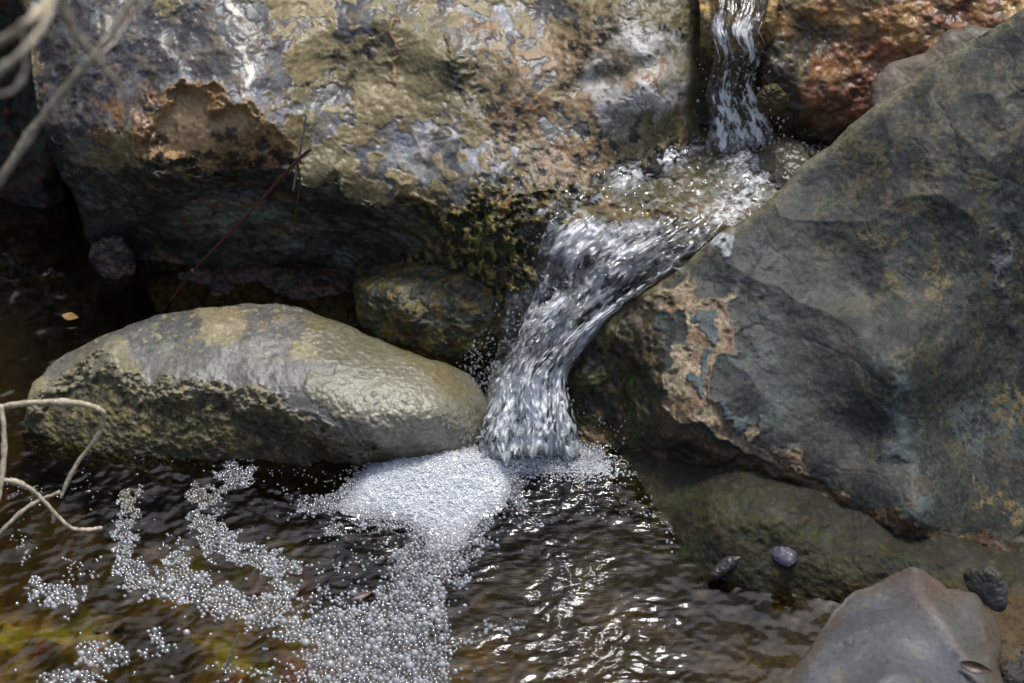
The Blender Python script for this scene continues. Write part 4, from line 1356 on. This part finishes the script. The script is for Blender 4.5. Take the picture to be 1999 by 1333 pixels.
def up_rel(u, v, px, py):
    q = np.stack([u * .1, v * .5, u * 0], 1)
    return .0022 * nz(VF, q, (.08, .5, 1), 511) + .0008 * nz(VR, q, (.04, .3, 1), 512)


kind(water_sheet('upper_waterfall', UL, UR, UC, 90, 420, up_rel, up_aer, M_FLOW, .002), 'structure')
V1, F1, A1 = strands(UL, UR, UC, 24, rng, .03, .12, .0007, .006, vdist=lambda r, n: .42 + .5 * r.random(n))
kind(mesh_obj('upper_fall_strands', V1, F1, M_STRAND, {'aeration': .1 + .5 * A1}), 'structure')

# shallow basin between the two falls
gx = np.arange(-.02, .36, .0016)
gy = np.arange(-.06, .20, .0016)
GX, GY = np.meshgrid(gx, gy)
x, y = GX.ravel(), GY.ravel()
P = np.stack([x, y, x * 0], 1)
h = .1535 + .0022 * nz(VF, P, .12, 521) + .0011 * nz(VS, P, .08, 522) + .0003 * nz(VS, P, .04, 523)
Vb = np.stack([x, y, h], 1)
bx, by = to_px(Vb)
front = np.interp(bx, [1030, 1075, 1200, 1300, 1420, 1500], [415, 424, 432, 436, 440, 470])
keep = (by < front + 1) & (by > 235) & (bx > 1030)
ba = ss(.5, 1.6, nz(VR, P, .05, 524)) * .25
st, _ = d_line(bx, by, [(1450, 300), (1470, 350), (1440, 400), (1400, 425)])
ba += .75 * np.exp(-(st / 36) ** 2) * ss(-1.6, 1.9, nz(VR, P, .05, 525) + 1.2 * nz(VR, P, .018, 527))
st, _ = d_line(bx, by, [(1340, 285), (1270, 320), (1210, 350)])
ba += .65 * np.exp(-(st / 22) ** 2) * ss(-1.4, 1.9, nz(VR, P, .05, 526) + 1.2 * nz(VR, P, .018, 528))
F = grid_faces(len(gx), len(gy))
F = F[keep[F].all(1)]
Vb, F, At = compact(Vb, F, {'aeration': np.clip(ba, 0, .8)})
kind(mesh_obj('basin_water', Vb, F, M_BASIN, At), 'structure')

# spray: beads thrown up round the falls
n = 1500
px = rng.normal(0, 1, n)
spots = [(950, 770, 24, 55, -.112, 620), (1040, 790, 28, 50, -.15, 300), (1030, 850, 70, 22, -.165, 500), (1000, 640, 16, 30, -.075, 120), (1040, 860, 90, 25, -.16, 420), (1130, 470, 60, 30, -.03, 90), (1240, 460, 60, 25, -.03, 70), (1450, 350, 40, 30, .06, 70), (1290, 310, 50, 25, .09, 50), (1440, 180, 40, 60, .12, 160), (1500, 270, 30, 25, .10, 90), (1530, 300, 25, 20, .085, 50), (920, 700, 10, 30, -.09, 50)]
Cs, rs = [], []
for (cx, cy, sx, sy, Y, k) in spots:
    ax = cx + rng.normal(0, sx, k)
    ay = cy + rng.normal(0, sy, k)
    r = rays(ax, ay)
    d = (Y - rng.random(k) * .02 - CAM[1]) / r[:, 1]
    Cs.append(CAM + r * d[:, None])
    rs.append(.0004 + .0011 * rng.random(k) ** 3)
Vd, Fd = drops(np.concatenate(Cs), np.concatenate(rs), rng)
kind(mesh_obj('spray', Vd, Fd, M_STRAND, {'aeration': np.full(len(Vd), .12)}), 'stuff')

# ------------------------------------------------------------------ foam: every bubble a dome on the pool
MASS = smooth_poly([(700, 912), (745, 885), (850, 868), (940, 868), (1005, 890), (1015, 950), (995, 1005), (945, 1040), (935, 1090), (880, 1130), (872, 1200), (858, 1260), (882, 1333), (880, 1420), (600, 1420), (606, 1300), (606, 1245), (585, 1212), (530, 1205), (640, 1190), (700, 1175), (760, 1140), (758, 1085), (800, 1062), (765, 1035), (665, 1032), (625, 1002), (575, 968), (640, 968), (675, 945)], 5)
RIBB = [([(480, 925), (440, 950), (385, 985), (398, 1020), (430, 1058), (490, 1085), (540, 1108), (548, 1150)], 24, 1), ([(272, 962), (248, 985), (250, 1020), (243, 1058)], 18, 1), ([(238, 1078), (250, 1112), (275, 1132), (320, 1152), (360, 1150)], 27, 1),
        ([(352, 1115), (385, 1150), (440, 1172), (500, 1195), (560, 1215), (640, 1240)], 31, 1), ([(548, 1110), (540, 1165), (500, 1205)], 26, 1), ([(520, 1165), (600, 1168), (670, 1162)], 13, .9), ([(340, 1060), (352, 1085)], 12, .9), ([(305, 1045), (345, 1080)], 7, .7),
        ([(50, 955), (90, 965)], 24, .7), ([(95, 1165), (130, 1168)], 24, 1), ([(135, 1110), (165, 1125)], 14, .8), ([(160, 1270), (225, 1278)], 17, 1), ([(305, 1252), (325, 1262)], 12, 1), ([(40, 1045), (55, 1090)], 12, .8), ([(110, 1325), (190, 1330)], 18, 1), ([(165, 930), (162, 940)], 8, .7), ([(170, 967), (185, 970)], 6, 1),
        ([(960, 890), (1040, 902), (1150, 900)], 27, 1), ([(1010, 945), (1080, 935), (1160, 935)], 14, .7), ([(1120, 880), (1210, 897), (1262, 945), (1290, 1010), (1310, 1060)], 15, .6), ([(1000, 1000), (1080, 1012), (1200, 992), (1275, 985)], 13, .6), ([(870, 1262), (930, 1245), (1005, 1218)], 13, .9), ([(440, 1310), (520, 1325), (620, 1330)], 15, .9), ([(545, 1290), (570, 1300)], 10, .8), ([(400, 1290), (430, 1300)], 8, .8),
        ([(200, 878), (330, 895), (420, 908)], 9, .35), ([(420, 908), (560, 925), (690, 935)], 14, .4), ([(600, 1110), (660, 1105), (730, 1095)], 15, .5), ([(560, 985), (620, 1010)], 14, .5), ([(560, 1050), (700, 1075), (770, 1062)], 9, .35), ([(670, 1120), (700, 1130)], 10, .5),
        ([(950, 1040), (1010, 1050)], 10, .4), ([(1080, 1100), (1120, 1090)], 6, .4), ([(370, 1140), (360, 1100)], 10, .8), ([(380, 1035), (400, 1050)], 7, .7)]


def foam_density(px, py, P):
    wx = px + 9 * nz(VS, P, .14, 601) + 7 * nz(VR, P, .06, 602)
    wy = py + 8 * nz(VS, P, .14, 603) + 6 * nz(VR, P, .06, 604)
    s, _, _ = sd_poly(wx, wy, MASS)
    m = ss(-3, 3, s)
    for pts, wd, den in RIBB:
        l, t = d_line(wx, wy, pts)
        m = np.maximum(m, den * (1 - ss(wd * .85, wd * 1.1, l * 1.12 + 6 * nz(VR, P, .05, 605))))
    return m, s


N = 560000
cxp = rng.uniform(-160, 1400, N)
cyp = rng.uniform(862, 1450, N)
Pw = on_plane(cxp, cyp, 0.0)
den, sdm = foam_density(cxp, cyp, Pw)
den = np.where(den > .97, 1, np.clip(den, 0, 1) ** 2 * .06) + .0003 * (cxp < 1000) + .012 * ss(-45, 0, sdm)
ok = rng.random(N) < den
cxp, cyp, Pw, sdm = cxp[ok], cyp[ok], Pw[ok], sdm[ok]
tt = ss(900, 1250, cyp)
rad = (.0008 + .0009 * tt) * (.7 + .6 * rng.random(len(cxp)))
big = rng.random(len(cxp)) < (.006 + .012 * tt)
rad = np.where(big, rad * (1.5 + .7 * rng.random(len(cxp))), rad)
order = np.argsort(-rad + rng.random(len(rad)) * .0009)
cell_ = .0032
occ = {}
keep = []
X, Y_ = Pw[:, 0], Pw[:, 1]
for i in order:
    xi, yi, ri = X[i], Y_[i], rad[i]
    cxi, cyi = int(xi // cell_), int(yi // cell_)
    bad = False
    for a in (-2, -1, 0, 1, 2):
        for b in (-2, -1, 0, 1, 2):
            for j in occ.get((cxi + a, cyi + b), ()):
                dd = (X[j] - xi) ** 2 + (Y_[j] - yi) ** 2
                if dd < (.74 * (ri + rad[j])) ** 2:
                    bad = True
                    break
            if bad:
                break
        if bad:
            break
    if not bad:
        occ.setdefault((cxi, cyi), []).append(i)
        keep.append(i)
keep = np.array(keep)
print('bubbles', len(keep))


def mound(px, py):
    m = .0065 * blob(px, py, 850, 925, 185, 85, 8, .0) + .003 * blob(px, py, 930, 900, 80, 40, 0, 0.0)
    m = m + .0025 * blob(px, py, 800, 1000, 200, 90, 0, .0)
    m = m * ss(-5, 55, sd_poly(px, py, MASS)[0])
    return m + .003 * blob(px, py, 1050, 893, 105, 30, 0, .0)


bx_, by_, br = X[keep], Y_[keep], rad[keep]
qpx, qpy = cxp[keep], cyp[keep]
Pq = np.stack([bx_, by_, bx_ * 0], 1)
mh = mound(qpx, qpy)
bz = pool_height(bx_, by_) * .7 + mh + .0008 * nz(VR, Pq, .03, 612) * ss(.001, .005, mh)
white = .07 + .38 * rng.random(len(br)) ** 1.5 - .06 * ss(.0014, .0026, br) + .42 * ss(.0008, .006, mh) + .08 * rng.random(len(bx_))
seg, rings = 10, 4
T_ = []
for i in range(rings + 1):
    ph = math.radians(102) * i / rings
    for k in range(seg):
        th = 2 * math.pi * (k + .5 * (i % 2)) / seg
        T_.append((math.sin(ph) * math.cos(th), math.sin(ph) * math.sin(th), math.cos(ph) * .9 + .02))
T_ = np.array(T_)
Bc = np.stack([bx_, by_, bz], 1)
# churned froth heaped where the cascade lands
nf_ = 15000
fx_ = rng.normal(1042, 60, nf_)
fy_ = 884 + rng.normal(12, 15, nf_) + .0008 * (fx_ - 1042) ** 2
Pf = on_plane(fx_, fy_, 0.0)
hf = np.abs(rng.normal(0, .0065, nf_)) * np.exp(-((fx_ - 1042) / 80) ** 2)
Pf[:, 2] = hf
Pf[:, 1] += hf * .3
Bc = np.concatenate([Bc, Pf])
br = np.concatenate([br, (.0006 + .0007 * rng.random(nf_)) * (1 - .4 * np.clip(hf / .012, 0, 1))])
white = np.concatenate([white, .35 + .45 * rng.random(nf_)])
Vbub = (Bc[:, None] + T_[None] * br[:, None, None]).reshape(-1, 3)
i = np.arange(rings)[:, None] * seg
k = np.arange(seg)[None]
a, b = i + k, i + (k + 1) % seg
F0 = np.stack([a, a + seg, b + seg, b], -1).reshape(-1, 4)
Fbub = (F0[None] + (np.arange(len(Bc)) * len(T_))[:, None, None]).reshape(-1, 4)
Abub = np.repeat(white, len(T_))
# the thick froth under the bubbles of the mound
gx = np.arange(-.50, .16, .0016)
gy = np.arange(-.47, -.10, .0016)
GX, GY = np.meshgrid(gx, gy)
x, y = GX.ravel(), GY.ravel()
Pm = np.stack([x, y, x * 0], 1)
mx_, my_ = to_px(Pm)
mm = mound(mx_, my_)
fd, _s = foam_density(mx_, my_, Pm)
mz = np.maximum(pool_height(x, y), 0) * .7 + mm + .0008 * nz(VR, Pm, .03, 612) * ss(.001, .005, mm) - .0006
Vm = np.stack([x, y, mz], 1)
Fm = grid_faces(len(gx), len(gy))
Fm = Fm[((mm > .0013) & (my_ > 862))[Fm].all(1)]
Vm, Fm, Am = compact(Vm, Fm, {'a': .3 + .55 * ss(.0013, .005, mm)})
Vall = np.concatenate([Vbub, Vm])
Fall = np.concatenate([Fbub, Fm + len(Vbub)])
kind(mesh_obj('foam', Vall, Fall, M_FOAM, {'aeration': np.concatenate([Abub, Am['a']])}), 'stuff')

# ------------------------------------------------------------------ twigs, stems, leaves
def px_path(pts, kindv, vals):
    vals = np.interp(np.linspace(0, 1, len(pts)), np.linspace(0, 1, len(vals)), vals)
    return [at(p[0], p[1], kindv, float(v)) for p, v in zip(pts, vals)]


def twig(name, label, pieces, mat, cat='twig', kindv='d'):
    """first piece is the stem, the others are side shoots (children)"""
    root = None
    for i, (pts, vals, rad, *nm) in enumerate(pieces):
        p = px_path(pts, kindv, vals)
        V, F = tube_mesh(p, rad, 10, 7, .00018, i + len(pts))
        if root is None:
            o = mesh_obj(name, V, F, mat, loc=p[0])
            tag(o, label, cat)
            root = o
            loc0 = np.array(p[0])
        else:
            o = mesh_obj(nm[0] if nm else 'side_shoot', V, F, mat, parent=root, loc=loc0)
    return root


twig('twig', 'long straight bleached twig slanting in front of the tan boulder at top left',
     [([(-500, 1000), (-240, 690), (-60, 440), (0, 352), (60, 262), (120, 182), (180, 112), (235, 38), (285, -50), (330, -130)], [1.5, 1.20, 1.12, 1.10], [.0030, .0024, .0021, .0017]),
      ([(180, 112), (215, 90), (250, 40)], [1.12, 1.14], [.0010, .0005])], M_TWIG)
twig('branch', 'pair of thick pale dry stems crossing the top left corner', 
     [([(-900, 900), (-420, 420), (-90, 150), (-20, 95), (40, 55), (90, 5), (120, -60)], [1.5, 1.15, .94, .95], [.0044, .0030, .0023, .0018]),
      ([(-260, 300), (-90, 190), (-10, 145), (50, 95), (95, 30), (120, -60)], [1.0, .93, .95], [.0024, .0020, .0015], 'fork')], M_TWIG, 'branch')
twig('twig', 'curled thin brown twig hanging below the thick stems at the left edge',
     [([(45, 60), (50, 100), (50, 140), (30, 172), (0, 184), (-60, 180), (-160, 150)], [.94, .95], [.0013, .0012, .0007])], M_TWIG)
twig('twig', 'tapering brown twig bending down from the top edge across the straight twig',
     [([(110, -60), (125, 20), (155, 75), (200, 125), (240, 175), (262, 215)], [.95, 1.04], [.0019, .0018, .0014, .0006]),
      ([(240, 175), (245, 210), (248, 255)], [1.03, 1.04], [.0008, .0004])], M_TWIG)
twig('twig', 'arched dry twig hooked over the left end of the low boulder',
     [([(-900, 1100), (-400, 900), (-60, 800), (0, 795), (60, 786), (140, 786), (190, 797), (203, 815), (188, 855), (150, 905), (118, 972)], [1.7, 1.62, 1.60, 1.60, 1.61, 1.62], [.0036, .0030, .0025, .0022, .0018, .0013]),
      ([(118, 960), (70, 980), (30, 1010), (-40, 1080)], [1.63, 1.62], [.0013, .0017])], M_TWIG)
twig('twig', 'crooked dry twig ending in a short tip over the pool at the left edge',
     [([(2, 790), (8, 850), (6, 910), (-4, 980)], [1.60, 1.60], [.0016, .0022, .0020]),
      ([(4, 937), (35, 942), (70, 962), (105, 1000), (135, 1028), (165, 1034), (199, 1031)], [1.60, 1.63], [.0020, .0019, .0015, .0016]),
      ([(108, 1004), (103, 1020)], [1.62, 1.62], [.0018, .0012])], M_TWIG)
twig('plant_stem', 'dark red stem leaning from the pool up to the tan boulder',
     [([(606, 291), (560, 334), (500, 402), (440, 462), (378, 528), (340, 580), (305, 640)], [.035, .045, .06, .07], [.0018, .0014, .0014, .0019]),
      ([(378, 528), (373, 536)], [.055, .055], [.0024, .0016], 'node')], M_STEM, 'stem', 'y')
twig('plant_stem', 'thin brown stem hanging under the lip of the tan boulder',
     [([(581, 318), (585, 360), (578, 410), (574, 468)], [.055, .06], [.0008, .0012, .0011])], M_STEM, 'stem', 'y')
twig('plant_stem', 'thin grey stem leaning upright against the tan boulder',
     [([(598, 222), (590, 275), (580, 325), (572, 372)], [.06, .055], [.0006, .0010, .0010])], M_PALE, 'stem', 'y')
twig('plant_stem', 'thin pale stem standing in the foam at the bottom edge',
     [([(468, 1236), (452, 1272), (440, 1305), (430, 1345), (425, 1380)], [.03, .0, -.03], [.0007, .0011, .0014])], M_PALE, 'stem', 'z')


def leaf(name, label, c, length, width, ang, tilt, mat, curl=.25):
    nu, nv = 13, 9
    u, v = np.meshgrid(np.linspace(-1, 1, nu), np.linspace(-1, 1, nv))
    wd = (1 - np.abs(u) ** 1.8) * (1 - .25 * u)
    x = u * length / 2
    y = v * wd * width / 2
    z = curl * length * .5 * (u ** 2 * .3 + v ** 2 * wd * .25)
    P = np.stack([x.ravel(), y.ravel(), z.ravel()], 1)
    ca_, sa_ = math.cos(ang), math.sin(ang)
    ct, st_ = math.cos(tilt), math.sin(tilt)
    P = P @ np.array([[1, 0, 0], [0, ct, st_], [0, -st_, ct]])
    P = P @ np.array([[ca_, sa_, 0], [-sa_, ca_, 0], [0, 0, 1]])
    P2 = P - np.array([0, 0, .0006])
    n = len(P)
    F = grid_faces(nu, nv)
    ring = list(range(nu)) + [nu * j + nu - 1 for j in range(1, nv)] + [nu * (nv - 1) + k for k in range(nu - 2, -1, -1)] + [nu * j for j in range(nv - 2, 0, -1)]
    sides = np.array([(ring[k], ring[(k + 1) % len(ring)], ring[(k + 1) % len(ring)] + n, ring[k] + n) for k in range(len(ring))])
    Fa = np.concatenate([F, F[:, ::-1] + n, sides[:, ::-1]])
    o = mesh_obj(name, np.concatenate([P, P2]) + np.array(c), Fa, mat, loc=np.array(c))
    tag(o, label, 'leaf')
    return o


leaf('leaf', 'yellow fallen leaf floating behind the low boulder at the left', at(137, 618, 'z', .004), .018, .010, -.2, .2, M_LEAFY)
leaf('leaf', 'curled brown dead leaf on the veined grey stone', at(1905, 1303, 'z', .046), .028, .010, -.35, .6, M_LEAFB, .7)
leaf('leaf', 'reddish sunken leaf on the stream bed left of the foam', at(210, 1215, 'z', -.056), .04, .024, .3, .05, M_LEAFB, .05)
leaf('leaf', 'brown-red leaf caught in the foam below the low boulder', at(708, 1162, 'z', .003), .020, .006, .5, .3, M_LEAFB)
